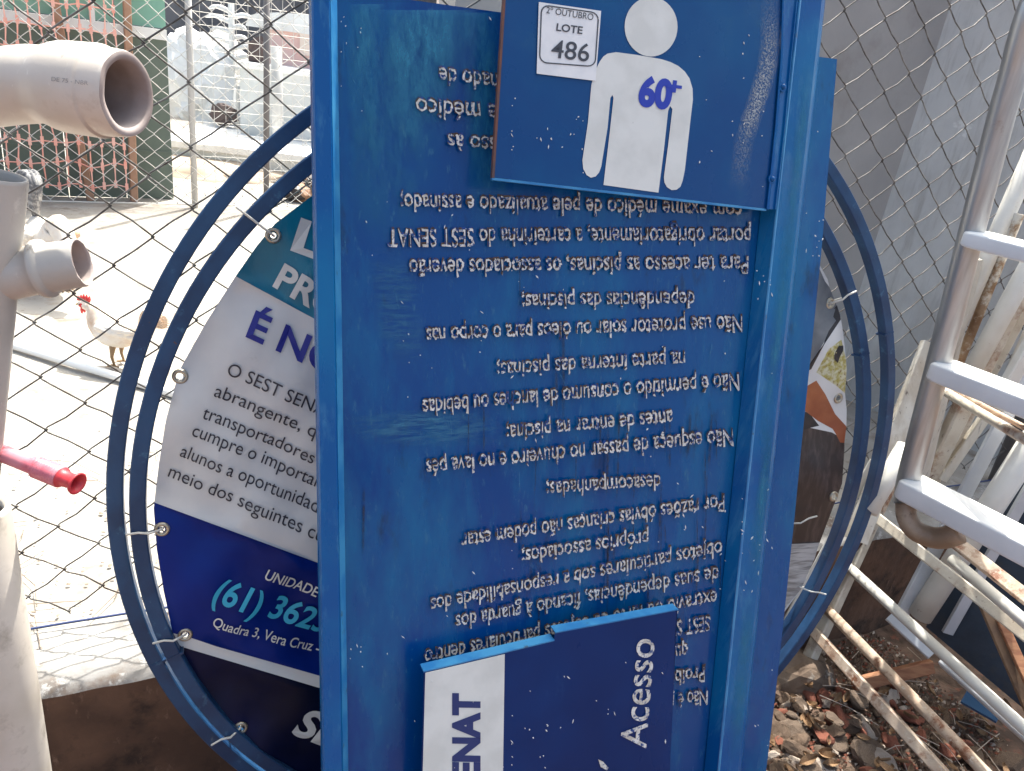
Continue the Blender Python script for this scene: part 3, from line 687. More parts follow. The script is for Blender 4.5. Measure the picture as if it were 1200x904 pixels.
# dark smear on the plant picture
flat(BPL, [(976, 412), (981, 405), (988, 405), (987, 411), (982, 418), (979, 425), (975, 420)], .0014, pic_black, 'print_spot', ban)
flat(BPL, [(945, 395), (982, 358), (984, 374), (960, 402), (948, 432), (940, 436)], .0014, pic_black, 'print_stripe', ban)
for ex, ey in EY:
    c = BPL.hit(ex, ey, .001); L_ = [c + (BPL.u*math.cos(a*math.pi/8)+BPL.w*math.sin(a*math.pi/8))*.0098 for a in range(16)]
    V, Fc = tube(L_, .0032, 8, closed=True); mesh('eyelet', V, Fc, metal_e, ban, True)
# zip ties from eyelet to the inner hoop
TIE = [((320, 276), (281, 246)), ((190, 619), (153, 626)), ((217, 743), (184, 753)), ((282, 851), (252, 871)), ((974, 356), (1000, 343)), ((937, 688), (965, 696)), ((925, 614), (954, 606))]
for (ex, ey), (rx_, ry_) in TIE:
    A = BPL.hit(ex, ey, .004)
    R1 = IPL.hit(rx_, ry_, .0185); R2 = IPL.hit(rx_, ry_, -.022)
    dirv = (R1-A).normalized(); ov = dirv*.006
    V, Fc = tube([A-dirv*.002+BPL.n*.006, A, A+dirv*.02-BPL.n*.010, R1-dirv*.012, R1+ov, R2+ov, R2-dirv*.03, A+BPL.n*.012], .0021, 6)
    tag(mesh('zip_tie', V, Fc, tie_m, ban, True))

# ================================================================== MAIN SIGN
hS = ray(2590, 275); vS = ray(465, 6944); vS = (vS - hS*vS.dot(hS)).normalized(); nS = hS.cross(vS).normalized()
if nS.y < 0: nS = -nS
SD = 1.13
SP = Plane(nS, SD)
yb_l = SP.at_z(385, GZ+.005); yb_r = SP.at_z(870, GZ+.005)
def xl(y): return 366 + (y)*.0155            # left outer
def xr(y):                                     # right outer
    return 983-.085*(y-70) if y < 283 else (965-.101*(y-283) if y < 600 else 933-.115*(y-600))
sign = thing('blue_metal_sign', 'tall blue metal pool rules sign standing upside down with white peeling text', 'sign', SP.hit(640, (yb_l+yb_r)/2))
def edge_line(fx, ys): return [(fx(y), y) for y in ys]
ysr = [68, 180, 283, 450, 600, 904, yb_r]
# sheet with gentle warps (own grid)
V = []; Fc = []; NI, NJ = 30, 60
def topy(x): return 14 + (x-590)*.14
for j in range(NJ+1):
    for i in range(NI+1):
        a = i/NI; 
        yt = topy(366+a*617); yb = yb_l + (yb_r-yb_l)*a
        y = yt + (yb-yt)*j/NJ; x0 = xl(y); x1 = xr(max(y, 66)) ; x = x0+(x1-x0)*a
        u, w_ = SP.uw(x, y); wv = .0016*math.sin(u*9+w_*3)+.0012*math.sin(w_*7+1.3) - .0012
        V.append(SP.pt(u, w_, wv-.001))
n_ = len(V); V2_ = [v + SP.n*.024 for v in V]
for j in range(NJ):
    for i in range(NI):
        k = j*(NI+1)+i; Fc.append((k, k+NI+1, k+NI+2, k+1))
sheet = mesh('sheet', V, Fc, blue_sign, sign, True)
rim_loop = [i for i in range(NI+1)] + [j*(NI+1)+NI for j in range(1, NJ+1)] + [NJ*(NI+1)+i for i in range(NI-1, -1, -1)] + [j*(NI+1) for j in range(NJ-1, 0, -1)]
BV = [V[i] for i in rim_loop] + [V2_[i] for i in rim_loop]; nl = len(rim_loop)
mesh('back_tray', BV, [(i, (i+1) % nl, nl+(i+1) % nl, nl+i) for i in range(nl)] + [tuple(range(nl, 2*nl))], blue_rim, sign)
def rim(name, secs, mat, mats=None):
    """secs: list of cross-sections, each a list of 3D points"""
    k = len(secs[0]); V = [p for s_ in secs for p in s_]; Fc = []
    for i in range(len(secs)-1):
        for q in range(k): Fc.append((i*k+q, i*k+(q+1) % k, (i+1)*k+(q+1) % k, (i+1)*k+q))
    Fc += [tuple(range(k))[::-1], tuple((len(secs)-1)*k+q for q in range(k))]
    return mesh(name, V, Fc, mat, sign)
TR = .030
def yy(n0, n1, k=10): return [n0+(n1-n0)*i/k for i in range(k+1)]
secs = []
for y in yy(-90, yb_l, 12):
    xo = 365+.0145*y; xf = 387+.0145*y+.002*y*(1 if y > 0 else 0); xf = min(xf, 387+.0165*y); wb = xf+7.5-.002*y
    secs.append([SP.hit(xo-.5, y, -.03), SP.hit(xo, y, TR-.004), SP.hit(xo+2.2, y, TR), SP.hit(xf-1.5, y, TR), SP.hit(xf, y, TR-.003), SP.hit(wb, y, .0005), SP.hit(wb-6, y, -.03)])
rim('side_rim', secs, blue_rim)
# light blue strip painting the highlight on the left rim's fold
secs2 = []
for y in yy(-88, yb_l-4, 12):
    xf = min(387+.0165*y, 387+.0165*y); wb = xf+7.5-.002*y
    secs2.append([SP.hit(xf+.3, y, TR-.0025), SP.hit(wb+.6, y, .0012), SP.hit(wb-.6, y, .0006), SP.hit(xf-.3, y, TR-.004)])
rim('fold_edge', secs2, blue_edge)
def xin(y): return 937-.1115*y+.0000065*y*abs(y)
def xbase(y): return xin(y) - 19 + .003*y
def xout(y): return 966-.1125*y+.000004*y*abs(y)
secs = []
for y in yy(-60, yb_r, 20):
    secs.append([SP.hit(xbase(y), y, .0008), SP.hit(xin(y)-1.5, y, TR-.003), SP.hit(xin(y)+1, y, TR), SP.hit(xout(y)-3, y, TR), SP.hit(xout(y), y, TR-.004), SP.hit(xout(y)+1.5, y, .0012), SP.hit(xout(y)-8, y, -.012), SP.hit(xbase(y)+8, y, -.012)])
rim('side_rim', secs, blue_rim)
secs = []
for y in yy(-58, yb_r-4, 20):
    secs.append([SP.hit(xin(y)-.6, y, TR-.0005), SP.hit(xin(y)+1.0, y, TR+.0012), SP.hit(xin(y)+2.2, y, TR+.0002)])
rim('fold_edge', secs, blue_edge)
# lettering rows: (text, start px (right), end px (left), size)
ROWS = [
 ('acompanhado de', (663, 106), (515, 87), 26), ('exame médico', (640, 137), (488, 124), 28), ('acesso às', (614, 172), (525, 165), 25),
 ('com exame médico de pele atualizado e assinado;', (869, 246), (470, 236), 26),
 ('portar obrigatoriamente, a carteirinha do SEST SENAT', (880, 276), (455, 277), 26),
 ('Para ter acesso as piscinas, os associados deverão', (877, 309), (480, 313), 26),
 ('dependências das piscinas;', (814, 350), (612, 353), 24),
 ('Não use protetor solar ou óleos para o corpo nas', (870, 378), (500, 393), 25),
 ('na parte interna das piscinas;', (803, 420), (583, 433), 24),
 ('Não é permitido o consumo de lanches ou bebidas', (866, 446), (496, 477), 25),
 ('antes de entrar na piscina;', (788, 489), (594, 507), 24),
 ('Não esqueça de passar no chuveiro e no lava pés', (859, 511), (500, 548), 25),
 ('desacompanhadas;', (774, 564), (641, 573), 23),
 ('Por razões óbvias crianças não podem estar', (849, 588), (541, 634), 24),
 ('próprios associados;', (760, 630), (612, 652), 23),
 ('objetos particulares sob a responsabilidade dos', (846, 642), (505, 709), 23),
 ('de suas dependências, ficando à guarda dos', (842, 672), (534, 729), 23),
 ('extravio ou furto de objetos particulares dentro', (840, 699), (498, 770), 23),
 ('SEST SENAT', (832, 729), (757, 740), 22), ('que', (806, 762), (784, 765), 22), ('Proibido', (826, 788), (770, 797), 22), ('Não é permitido', (829, 815), (735, 830), 22)]
for s_, a, b_, sz in ROWS:
    mb = MB(); g_ = MB()
    sz *= 1.17
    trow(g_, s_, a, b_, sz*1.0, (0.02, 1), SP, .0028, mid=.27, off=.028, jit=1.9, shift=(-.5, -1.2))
    trow(mb, s_, a, b_, sz*1.0, (0.02, 1), SP, .0036, mid=.27, off=.0, jit=1.9)
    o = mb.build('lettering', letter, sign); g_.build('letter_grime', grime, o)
def chips(name, pl, n, box, t, parent, seed, ang=None):
    rnd = random.Random(seed); mb = MB()
    cen = [(rnd.uniform(box[0], box[2]), rnd.uniform(box[1], box[3])) for _ in range(max(3, n//9))]
    for i in range(n):
        x = rnd.uniform(box[0], box[2]); y = rnd.uniform(box[1], box[3])
        if i % 3:
            c_ = rnd.choice(cen); x = min(box[2], max(box[0], c_[0]+rnd.gauss(0, 9))); y = min(box[3], max(box[1], c_[1]+rnd.gauss(0, 14)))
        if i % 5 == 0: x = rnd.choice((box[0], box[2]))+rnd.uniform(-1, 1)
        x = min(box[2], max(box[0], x)); L = rnd.choice((.5, .7, .8, 1, 1.2, 1.6, 2.6)); a = rnd.uniform(.6, 2.4); wd = rnd.uniform(.4, .9)
        dx, dy = math.cos(a)*L, math.sin(a)*L; nx, ny = -math.sin(a)*wd, math.cos(a)*wd
        P4 = [(x-dx, y-dy), (x+nx, y+ny), (x+dx*1.1, y+dy), (x-nx*.8, y-ny)]
        A = [pl.hit(*p, t) for p in P4]; B = [p+pl.n*.001 for p in A]
        mb.add(A+B, [(3, 2, 1, 0), (0, 1, 5, 4), (1, 2, 6, 5), (2, 3, 7, 6), (3, 0, 4, 7)])
    return tag(mb.build(name, chip, parent), kind='stuff')
def drip_mat():
    mt, n, b = nodes('dark_run'); b.inputs['Base Color'].default_value = (.004, .012, .04, 1); b.inputs['Roughness'].default_value = .4
    a = n.nodes.new('ShaderNodeAttribute'); a.attribute_name = 'fade'; r = ramp(n, tex(n, 'Noise', 60, 5, rough=.7).outputs[0], .3, .6)
    mu = n.nodes.new('ShaderNodeMath'); mu.operation = 'MULTIPLY'; n.links.new(r, mu.inputs[0]); n.links.new(a.outputs['Fac'], mu.inputs[1]); n.links.new(mu.outputs[0], b.inputs['Alpha']); return mt
def scuff_sheen_mat(name, lo, hi, sc, col=(.42, .45, .46), st=None):
    mt, n, b = nodes(name); b.inputs['Base Color'].default_value = (*col, 1); b.inputs['Roughness'].default_value = .5
    t = tex(n, 'Noise', sc, 6, rough=.8, stretch=st); r = ramp(n, t.outputs[0], lo, hi)
    a = n.nodes.new('ShaderNodeAttribute'); a.attribute_name = 'fade'
    mu = n.nodes.new('ShaderNodeMath'); mu.operation = 'MULTIPLY'; n.links.new(r, mu.inputs[0]); n.links.new(a.outputs['Fac'], mu.inputs[1])
    n.links.new(mu.outputs[0], b.inputs['Alpha']); return mt
def scuff(pl, line, wpx, t, parent, name, mat, fades):  # soft-edged strip for scuffs, runs, scratches and painted sheen
    V = []; fd = []; K = 8
    for (x, y), f in zip(line, fades):
        for i in range(K+1):
            a = i/K; V.append(pl.hit(x+(a-.5)*2*wpx, y, t)); fd.append(f*math.sin(math.pi*a)**1.0)
    Fc = [(j*(K+1)+i, (j+1)*(K+1)+i, (j+1)*(K+1)+i+1, j*(K+1)+i+1) for j in range(len(line)-1) for i in range(K)]
    o = mesh(name, V, Fc, mat, parent, True); at_ = o.data.attributes.new('fade', 'FLOAT', 'POINT'); at_.data.foreach_set('value', fd); return o
run_m = drip_mat(); sheen_m = scuff_sheen_mat('painted_sky_sheen', .32, .68, 16, (.02, .22, .36), (1.5, 1.5, .25)); streak_m = scuff_sheen_mat('pale_blue_streaks', .42, .62, 40, (.05, .22, .36), (.4, .4, 3))  # pale cyan film paints in sky reflection; pale streaks serve scratches too
rnd = random.Random(77)
for i in range(34):
    x = rnd.uniform(700, 858) if i < 24 else rnd.uniform(420, 700); y = rnd.uniform(470, 640) if i < 24 else rnd.uniform(240, 700); L = rnd.uniform(25, 120); wv = rnd.uniform(-3, 3)
    scuff(SP, [(x, y), (x-.3+wv*.3, y+L*.3), (x-1+wv*.6, y+L*.7), (x-2+wv, y+L)], rnd.uniform(.8, 2.2), .0021, sign, 'paint_run', run_m, [.3, .9, .8, 0])
scuff(SP, [(560, 15), (566, 80), (570, 150), (572, 240), (574, 330)], 26, .0020, sign, 'sheen_patch', sheen_m, [.6, .8, .7, .4, 0])  # pale cyan strips paint the sky's reflection over the upper sheet
scuff(SP, [(500, 12), (490, 60), (470, 140), (450, 220), (440, 300)], 60, .0019, sign, 'sheen_patch', sheen_m, [1, 1, .7, .4, 0])
scuff(SP, [(430, 5), (425, 60), (428, 140), (430, 220)], 22, .0020, sign, 'sheen_patch', sheen_m, [.8, .8, .5, 0])
scuff(SP, [(500, 480), (500, 492), (500, 508), (500, 524)], 95, .0020, sign, 'pale_patch', streak_m, [0, .7, .7, 0])  # streaky pale cyan band across the sheet
scuff(SP, [(455, 290), (462, 330), (470, 390), (480, 430)], 30, .0020, sign, 'pale_patch', streak_m, [0, .5, .5, 0])
scuff(SP, [(852, 760), (850, 800), (846, 850), (842, 904)], 9, .0022, sign, 'sheen_patch', sheen_m, [0, 1, 1, .8])  # painted sheen again, low beside the right rim
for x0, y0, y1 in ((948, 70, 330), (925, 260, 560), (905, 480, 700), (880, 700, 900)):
    scuff(SP, [(x0, y0), (x0-.03*(y1-y0), y0+(y1-y0)*.3), (x0-.08*(y1-y0), y0+(y1-y0)*.7), (x0-.11*(y1-y0), y1)], 9, TR+.0012, sign, 'pale_patch', sheen_m, [0, .8, .6, 0])  # reflected sky streaks painted in pale cyan on the rim face
for i in range(46):
    x = rnd.uniform(400, 860); y = rnd.uniform(20, 880); a = rnd.gauss(1.5, .35); L = rnd.uniform(6, 34); dx, dy = math.cos(a)*L, math.sin(a)*L
    scuff(SP, [(x, y), (x+dx*.5, y+dy*.5), (x+dx, y+dy)], rnd.uniform(.35, .7), .0024, sign, 'scratch', streak_m, [.4, 1, .2])
chips('paint_chips', SP, 55, (400, 20, 575, 900), .0032, sign, 1)
chips('paint_chips', SP, 40, (600, 300, 850, 700), .0032, sign, 2)
chips('paint_chips', SP, 30, (870, 300, 905, 880), TR+.001, sign, 3)
chips('paint_chips', SP, 12, (945, 80, 965, 300), .004, sign, 5)

# ================================================================== UPPER PLATE (60+)
UT = .046
up = thing('blue_figure_plate', 'blue metal plate with white human figure on top of the tall blue sign', 'sign', SP.hit(740, 225, UT))
slab(SP, [(593, -70), (592, 0), (578, 208), (897.5, 244.5), (905, 170), (917, 0), (922, -70)], UT, .004, blue_plate, 'plate', up)
slab(SP, [(591, -70), (590, 0), (576.6, 208.6), (579.5, 209), (592.6, 0), (594, -70)], UT+.0012, .006, rust_edge, 'rusty_edge', up)
slab(SP, [(576.6, 208.2), (577, 211.2), (898, 247.5), (898, 244.8)], UT+.0010, .006, blue_edge, 'lower_edge', up)
# folded strip on the right with rivets
V = []; secs = []
for y, a, b_ in ((-70, 921, 941), (0, 916, 935), (68, 914, 928), (150, 907.5, 920.5), (245.5, 897.5, 909.5)):
    secs.append([SP.hit(a-1, y, UT-.003), SP.hit(a+1, y, UT+.004), SP.hit(a+3, y, UT+.0045), SP.hit(a+4, y, UT+.001), SP.hit(b_-3, y, UT-.001), SP.hit(b_-1, y, UT+.002), SP.hit(b_, y, UT-.012), SP.hit(a, y, UT-.010)])
k = 8; V = [p for s_ in secs for p in s_]; Fc = []
for i in range(4):
    for q in range(k): Fc.append((i*k+q, i*k+(q+1) % k, (i+1)*k+(q+1) % k, (i+1)*k+q))
Fc += [tuple(range(k))[::-1], tuple(4*k+q for q in range(k))]
mesh('folded_strip', V, Fc, blue_rim, up)
for px, py in ((917.5, 102), (905, 210)):
    c = SP.hit(px, py, UT+.004); V, Fc = blob(c, .0052, .0052, .0052, 0, 1, 1, 2); r_o = mesh('rivet', V, Fc, blue_rim, up, True)
    V, Fc = tube([c+SP.n*.003, c-SP.n*.0005], .0085, 12); mesh('washer', V, Fc, blue_rim, r_o)
# figure
T1 = UT+.0010
circ = [(763+31*math.cos(a*math.pi/20), 31.5+35*math.sin(a*math.pi/20)) for a in range(40)]
fig = flat(SP, circ[::-1], T1, white_vinyl, 'figure_head', up)
body = [(703, 72), (697, 84), (693, 100), (689, 144), (682.5, 188), (683.5, 198), (687.5, 205.5), (692.5, 208.5), (698, 207), (702, 202.5), (704.6, 195.5), (712, 150), (715.3, 115), (717.6, 111.5), (719, 115), (714, 160), (707.2, 217), (739, 221.5), (771.6, 226), (778, 176), (783, 130), (785.2, 124.5), (788, 128), (783, 170), (778, 208), (778.6, 214), (781.5, 219.5), (787, 223), (793, 222.5), (797.5, 219), (800, 212), (802.5, 200), (809.5, 138), (812, 117), (811.6, 104), (808, 92), (802.5, 84), (795, 77.5), (786, 73), (775, 69.5), (746, 64.5), (722, 61.3), (712, 63), (707, 66.5)]
flat(SP, body, T1, white_vinyl, 'figure_body', up)
mb = MB(); trow(mb, '60', (749, 122.5), (784, 127), 46, (.12, -1), SP, T1+.0008, off=.05); mb.build('lettering', print_blue, up)
mb = MB(); trow(mb, '+', (781.5, 110), (797, 112), 27, (.12, -1), SP, T1+.0012, off=.03); mb.build('lettering', print_blue, up)
chips('paint_chips', SP, 22, (600, 100, 690, 205), T1, up, 11)
chips('paint_chips', SP, 16, (820, 20, 895, 230), T1, up, 12)
scuff_m = scuff_sheen_mat('scuffed_chalky', .46, .56, 320)
scuff(SP, [(905, -20), (903, 20), (903, 50), (899, 80), (890, 110), (880, 140), (872, 165), (868, 195), (864, 225)], 13, T1, up, 'scuff', scuff_m, [0, .25, .6, .8, 1, .9, .35, .25, 0])
# auction sticker
stk = thing('lot_sticker', 'white auction lot sticker 486 stuck on the upper blue plate', 'sticker', SP.hit(667, 50, T1))
T2 = T1+.0014
slab(SP, [(631.5, 2.5), (704.5, 13), (698, 95), (629, 86.5)], T2, .0006, paper, 'paper', stk)
def rrect(q, r, inset=0):
    out = []
    (ax, ay), (bx, by), (cx_, cy_), (dx, dy) = q
    def bil(u, v): return (ax*(1-u)*(1-v)+bx*u*(1-v)+cx_*u*v+dx*(1-u)*v, ay*(1-u)*(1-v)+by*u*(1-v)+cy_*u*v+dy*(1-u)*v)
    for (cu, cv, a0) in ((1-r, 1-r, 0), (r, 1-r, 90), (r, r, 180), (1-r, r, 270)):
        for i in range(5):
            a = R(a0+i*22.5); out.append(bil(cu+(r-inset)*math.cos(a), cv+(r-inset)*math.sin(a)))
    return out
q = [(634, 5), (702.5, 15), (698, 79), (631.5, 74)]
o_l = rrect(q, .14); i_l = rrect(q, .14, .022); A = [SP.hit(*p, T2+.0006) for p in o_l]; B = [SP.hit(*p, T2+.0006) for p in i_l]; n_ = len(A)
mesh('border', A+B, [(i, (i+1) % n_, n_+(i+1) % n_, n_+i) for i in range(n_)], print_grey, stk)
for s_, a, b_, H, off in (('2º OUTUBRO', (640, 15.5), (695, 24), 8, .0), ('LOTE', (652, 36), (682, 40), 9, .02), ('486', (645.5, 67), (689.5, 72.5), 22, .006)):
    mb = MB(); trow(mb, s_, a, b_, H/.73, (.12, -1), SP, T2+.0008, off=off); mb.build('lettering', print_grey, stk)

# ================================================================== LOWER PLATE (SENAT / Acesso)
LT = .052
ybt = SP.at_z(640, GZ+.01)
lp = thing('navy_access_plate', 'navy and white plate lettered Acesso sideways, leaning low on the blue sign', 'sign', SP.hit(640, ybt, LT))
def low(x): return ybt
slab(SP, [(497, 787), (649.5, 750.5), (651, 741), (794, 714.5), (789, 800), (784, 904), (772, ybt), (492, ybt), (494, 904)], LT, .0025, navy_plate, 'plate', lp)
slab(SP, [(498.5, 789), (591.5, 767), (589.5, 904), (583, ybt-1), (493, ybt-1), (495.5, 904)], LT+.001, .0008, white_vinyl, 'white_band', lp)
mb = MB()
# top fold going back, light from above painted in as light blue
def fold(a, b_, name):
    A, B = SP.hit(*a, LT+.0008), SP.hit(*b_, LT+.0008); n3 = SP.n*.019 + Vector((0, 0, .004))
    V, Fc = hexa([A, B, B+n3, A+n3, A-Vector((0, 0, .0025)), B-Vector((0, 0, .0025)), B+n3-Vector((0, 0, .0025)), A+n3-Vector((0, 0, .0025))])
    return mesh(name, V, Fc, blue_edge, lp)
fold((496.5, 787), (650, 750.3), 'top_fold'); fold((651, 741.2), (795, 714.2), 'top_fold')
V, Fc = boxv(SP.hit(792.5, 715, LT), SP.n*.018, SP.hit(784, 904, LT)-SP.hit(792.5, 715, LT), SP.u*.002); mesh('side_fold', V, Fc, navy_plate, lp)
mb = MB(); trow(mb, 'SENAT', (561, 930), (561, 815), 31/.73, (-1, -.02), SP, LT+.0016, off=.05); mb.build('lettering', M('navy_print', (.01, .03, .14), .45), lp)
mb = MB(); trow(mb, 'Acesso', (757, 877), (767, 750), 32/.73, (-1, -.06), SP, LT+.0016, off=.008); mb.build('lettering', letter, lp)
flat(SP, [(701, 890), (707, 893), (713, 900), (711, 903), (704, 899)], LT+.0016, letter, 'letter_fragment', lp)
mb = MB(); trow(mb, 'livre', (713, 985), (716, 908), 32/.73, (-1, -.06), SP, LT+.0016, off=.008); mb.build('lettering', letter, lp)
chips('paint_chips', SP, 26, (600, 775, 780, 900), LT+.001, lp, 21)
chips('paint_chips', SP, 8, (505, 790, 590, 900), LT+.0016, lp, 22)

# ================================================================== PVC PIPES (left)
def lathe_path(secs, k=36, wob=0):
    """secs = (center, normal axis dir, radius)"""
    V = []; Fc = []
    for i, (c, ax, r_) in enumerate(secs):
        ax = ax.normalized(); a = (ax.cross(Vector((0, 0, 1))) if abs(ax.z) < .999 else Vector((1, 0, 0))).normalized(); b_ = a.cross(ax).normalized()
        for q in range(k):
            t = 2*math.pi*q/k; rr = r_*(1+(wob*math.sin(2*t+.8)+wob*.5*math.sin(5*t) if i > 2 else 0)); V.append(c + (a*math.cos(t)+b_*math.sin(t))*rr)
    for i in range(len(secs)-1):
        for q in range(k): Fc.append((i*k+q, i*k+(q+1) % k, (i+1)*k+(q+1) % k, (i+1)*k+q))
    return V, Fc
DP = .78
e0 = at(150, 111, DP+.004); e1 = at(52, 100, DP+.02); ax = (e0-e1).normalized()
elbow = thing('pvc_elbow_pipe', 'thick cream plastic elbow pipe with a flared broken socket, upper left corner', 'pipe', Vector((at(-190, 420, DP+.1).x, at(-190, 420, DP+.1).y, GZ)))
L = (e0-e1).length
rS = .0415
secs = []
# curved part: goes left then down
bend = smooth_pts([Vector((at(-190, 420, DP+.1).x, at(-190, 420, DP+.1).y, GZ)), at(-190, 420, DP+.10), at(-170, 240, DP+.09), at(-120, 150, DP+.07), at(-60, 114, DP+.05), at(0, 103, DP+.032), e1-ax*.01], 8)
fr = frames(bend)
for p, (t_, _, _) in zip(bend, fr): secs.append((p, t_, rS*.93))
V, Fc = lathe_path(secs[10:], 36); 
for (d, r_) in ((.0, .93), (.008, .96), (.018, 1.04), (.028, 1.09), (L*.70, 1.11), (L*.725, 1.10), (L*.73, 1.055), (L*.76, 1.05), (L*.95, 1.02), (L*.99, .99), (L*1.0, .92), (L*.985, .80), (L*.8, .77), (L*.3, .75), (0, .72)):
    secs.append((e1+ax*d, ax, rS*r_))
V, Fc = lathe_path(secs, 40, 0.0)
nk = 40; split = len(secs)-6
V1 = V; Fo = Fc[:split*nk]; Fi = Fc[split*nk:]
lip0 = (len(secs)-7)*nk
for i in range(lip0, len(V1)):
    # broken, ragged lip
    q = (i % nk)/nk*2*math.pi; row = i//nk-(len(secs)-7)
    if row in (1, 2, 3): V1[i] = V1[i] + ax*(.0004*math.sin(2*q+.6)+.0005*noise.noise(Vector((q*2, 0, 0)))*2)
mesh('pipe_wall', V1, Fo, pvc, elbow, True)
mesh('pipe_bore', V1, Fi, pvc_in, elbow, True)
# small printed marking on the pipe: laid on the surface
def on_cyl(px, py, c, ax_, r_):
    v = ray(px, py); o_ = C0-c; a_ = v-ax_*v.dot(ax_); b_ = o_-ax_*o_.dot(ax_); A_ = a_.dot(a_); B_ = 2*a_.dot(b_); C_ = b_.dot(b_)-r_*r_
    d = B_*B_-4*A_*C_
    if d < 0: d = 0
    return C0+v*((-B_-math.sqrt(d))/(2*A_))
class CylS:
    def __init__(s, c, ax_, r_): s.c, s.a, s.r = c, ax_, r_
    def hit(s, x, y, t=0): return on_cyl(x, y, s.c, s.a, s.r+t)
cy = CylS(e1, ax, rS*1.105)
mb = MB(); trow(mb, 'DE 75 - NBR', (60, 95), (103, 100), 7, (.1, -1), cy, .0006); mb.build('marking', M('faded_grey_print', (.30, .27, .25), .6), elbow)
# lower stub tee + vertical pipe
cA = at(-2, 205, .80); cB = at(-32, 560, .92)
vp = thing('pvc_riser_pipe', 'upright greyish plastic pipe with open top and a side branch, left edge', 'pipe', cB)
axv = (cB-cA).normalized(); Lv = (cB-cA).length; rv = .0275
secs = [(cA+axv*(Lv*.2+.01), axv, rv*.84), (cA+axv*.003, axv, rv*.84), (cA, axv, rv*.88), (cA, axv, rv*.98), (cA+axv*.004, axv, rv), (cA+axv*(Lv*1.0), axv, rv), (cA+axv*(Lv*1.0+.6), axv, rv)]
V, Fc = lathe_path(secs, 32); mesh('pipe_wall', V, Fc, pvc_grey, vp, True)
b0 = at(8, 322, .845); b1 = at(97, 308, .852); ab = (b1-b0).normalized(); Lb = (b1-b0).length; rb_ = .0272
secs = []
for d, r_ in ((-.01, 1.08), (.25*Lb, 1.0), (.42*Lb, 1.02), (.43*Lb, 1.16), (.46*Lb, 1.19), (.52*Lb, 1.18), (.54*Lb, 1.02), (.56*Lb, .99), (.97*Lb, .97), (1.0*Lb, .94), (1.0*Lb, .88), (.96*Lb, .84), (.5*Lb, .82), (.1*Lb, .8)):
    secs.append((b0+ab*d, ab, rb_*r_))
V, Fc = lathe_path(secs, 36); nk = 36
for i in range(8*nk, 10*nk): V[i] = V[i]+ab*.0015*noise.noise(Vector((i*.8, 0, 0)))
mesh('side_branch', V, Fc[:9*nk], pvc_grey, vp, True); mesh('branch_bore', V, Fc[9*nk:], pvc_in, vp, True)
# bottom-left pipe
cC = at(-34, 600, .86); cD = cC - Vector((0, 0, .30)); dd = (cD-cC)
end = Vector((cD.x, cD.y, GZ))
V, Fc = lathe_path([(cC+dd*.02, dd, .030), (cC-dd*.02, dd, .034), (cC, dd, .038), (cD, dd, .039), (end, dd, .039)], 32)
tag(mesh('pvc_waste_pipe', V, Fc, M('dusty_cream_pvc', (.52, .46, .385), .55, var=(.58, .52, .45), vscale=9, dirt=(.28, .24, .19), dscale=16, dlo=.55, dhi=.75, bump=.1), None, True), 'cream plastic pipe rising from the bottom left corner', 'pipe')
# red plastic handle
r0 = at(-30, 518, .93); r1 = at(93, 568, .90); ar = (r1-r0).normalized(); Lr = (r1-r0).length
rh = thing('red_plastic_handle', 'faded red plastic tube with ribbed end and round knob poking in at the left edge', 'handle', r0)
V, Fc = lathe_path([(r0, ar, .0105), (r0+ar*(Lr*.58), ar, .0105), (r0+ar*(Lr*.60), ar, .0115)], 20); mesh('shaft', V, Fc, red_pl, rh, True)
secs = []
for i in range(10):
    d = Lr*(.60+.024*i); secs += [(r0+ar*d, ar, .0118), (r0+ar*(d+Lr*.010), ar, .0132), (r0+ar*(d+Lr*.018), ar, .0118)]
V, Fc = lathe_path(secs, 20); mesh('ribbed_grip', V, Fc, red_pl, rh, True)
V, Fc = lathe_path([(r0+ar*Lr*.84, ar, .0125), (r0+ar*Lr*.86, ar, .010), (r0+ar*Lr*.95, ar, .0085), (r0+ar*Lr*.965, ar, .0125), (r0+ar*Lr*.985, ar, .0135), (r0+ar*Lr*.99, ar, .0125), (r0+ar*Lr*.985, ar, .010), (r0+ar*Lr*.93, ar, .007), (r0+ar*Lr*.7, ar, .006)], 20)
mesh('knob', V, Fc, M('red_knob', (.55, .04, .05), .45), rh, True)

# ================================================================== GRATE (rusty rungs, right)
gP = ground(932, 800, GZ); v_ = ray(1065, 510); gQ = C0 + v_*(1.40/v_.dot(FNRM))
h2 = -ray(335, 60)
def railpt(px, py):
    v = ray(px, py); d = gQ-gP; w0 = gP-C0; a = v.dot(v); b = v.dot(d); c = d.dot(d); dd_ = v.dot(w0); e = d.dot(w0)
    s_ = (b*dd_-a*e)/(a*c-b*b)     # parameter on rail
    return gP + d*s_
grate = thing('rusty_metal_grate', 'rusty cream painted metal grate of long rungs leaning over the rubble', 'grate', gP)
gn = (gQ-gP).cross(h2).normalized()
if gn.dot(C0-gP) < 0: gn = -gn
V, Fc = bar(gP+(gP-gQ)*.05-gn*.012, gQ+(gQ-gP)*.12-gn*.012, .038, .030, upv=gn); mesh('rail', V, Fc, rust_cream, grate)
V, Fc = bar(gP+h2*1.25-gn*.012, gQ+h2*1.25-gn*.012, .038, .030, upv=gn); mesh('rail', V, Fc, rust_cream, grate)
for (px, py), w_, mt, rnd_ in (((1021, 602), .031, rust_cream, False), ((990, 662), .030, white_tube, True), ((973, 716), .030, rust_heavy, True), ((955, 742), .030, rust_heavy, False)):
    S0 = railpt(px, py)+gn*.012
    if rnd_: V, Fc = tube([S0, S0+h2*1.25], w_/2, 14)
    else: V, Fc = bar(S0, S0+h2*1.25, w_, w_*.8, upv=gn)
    mesh('rung', V, Fc, mt, grate, rnd_)

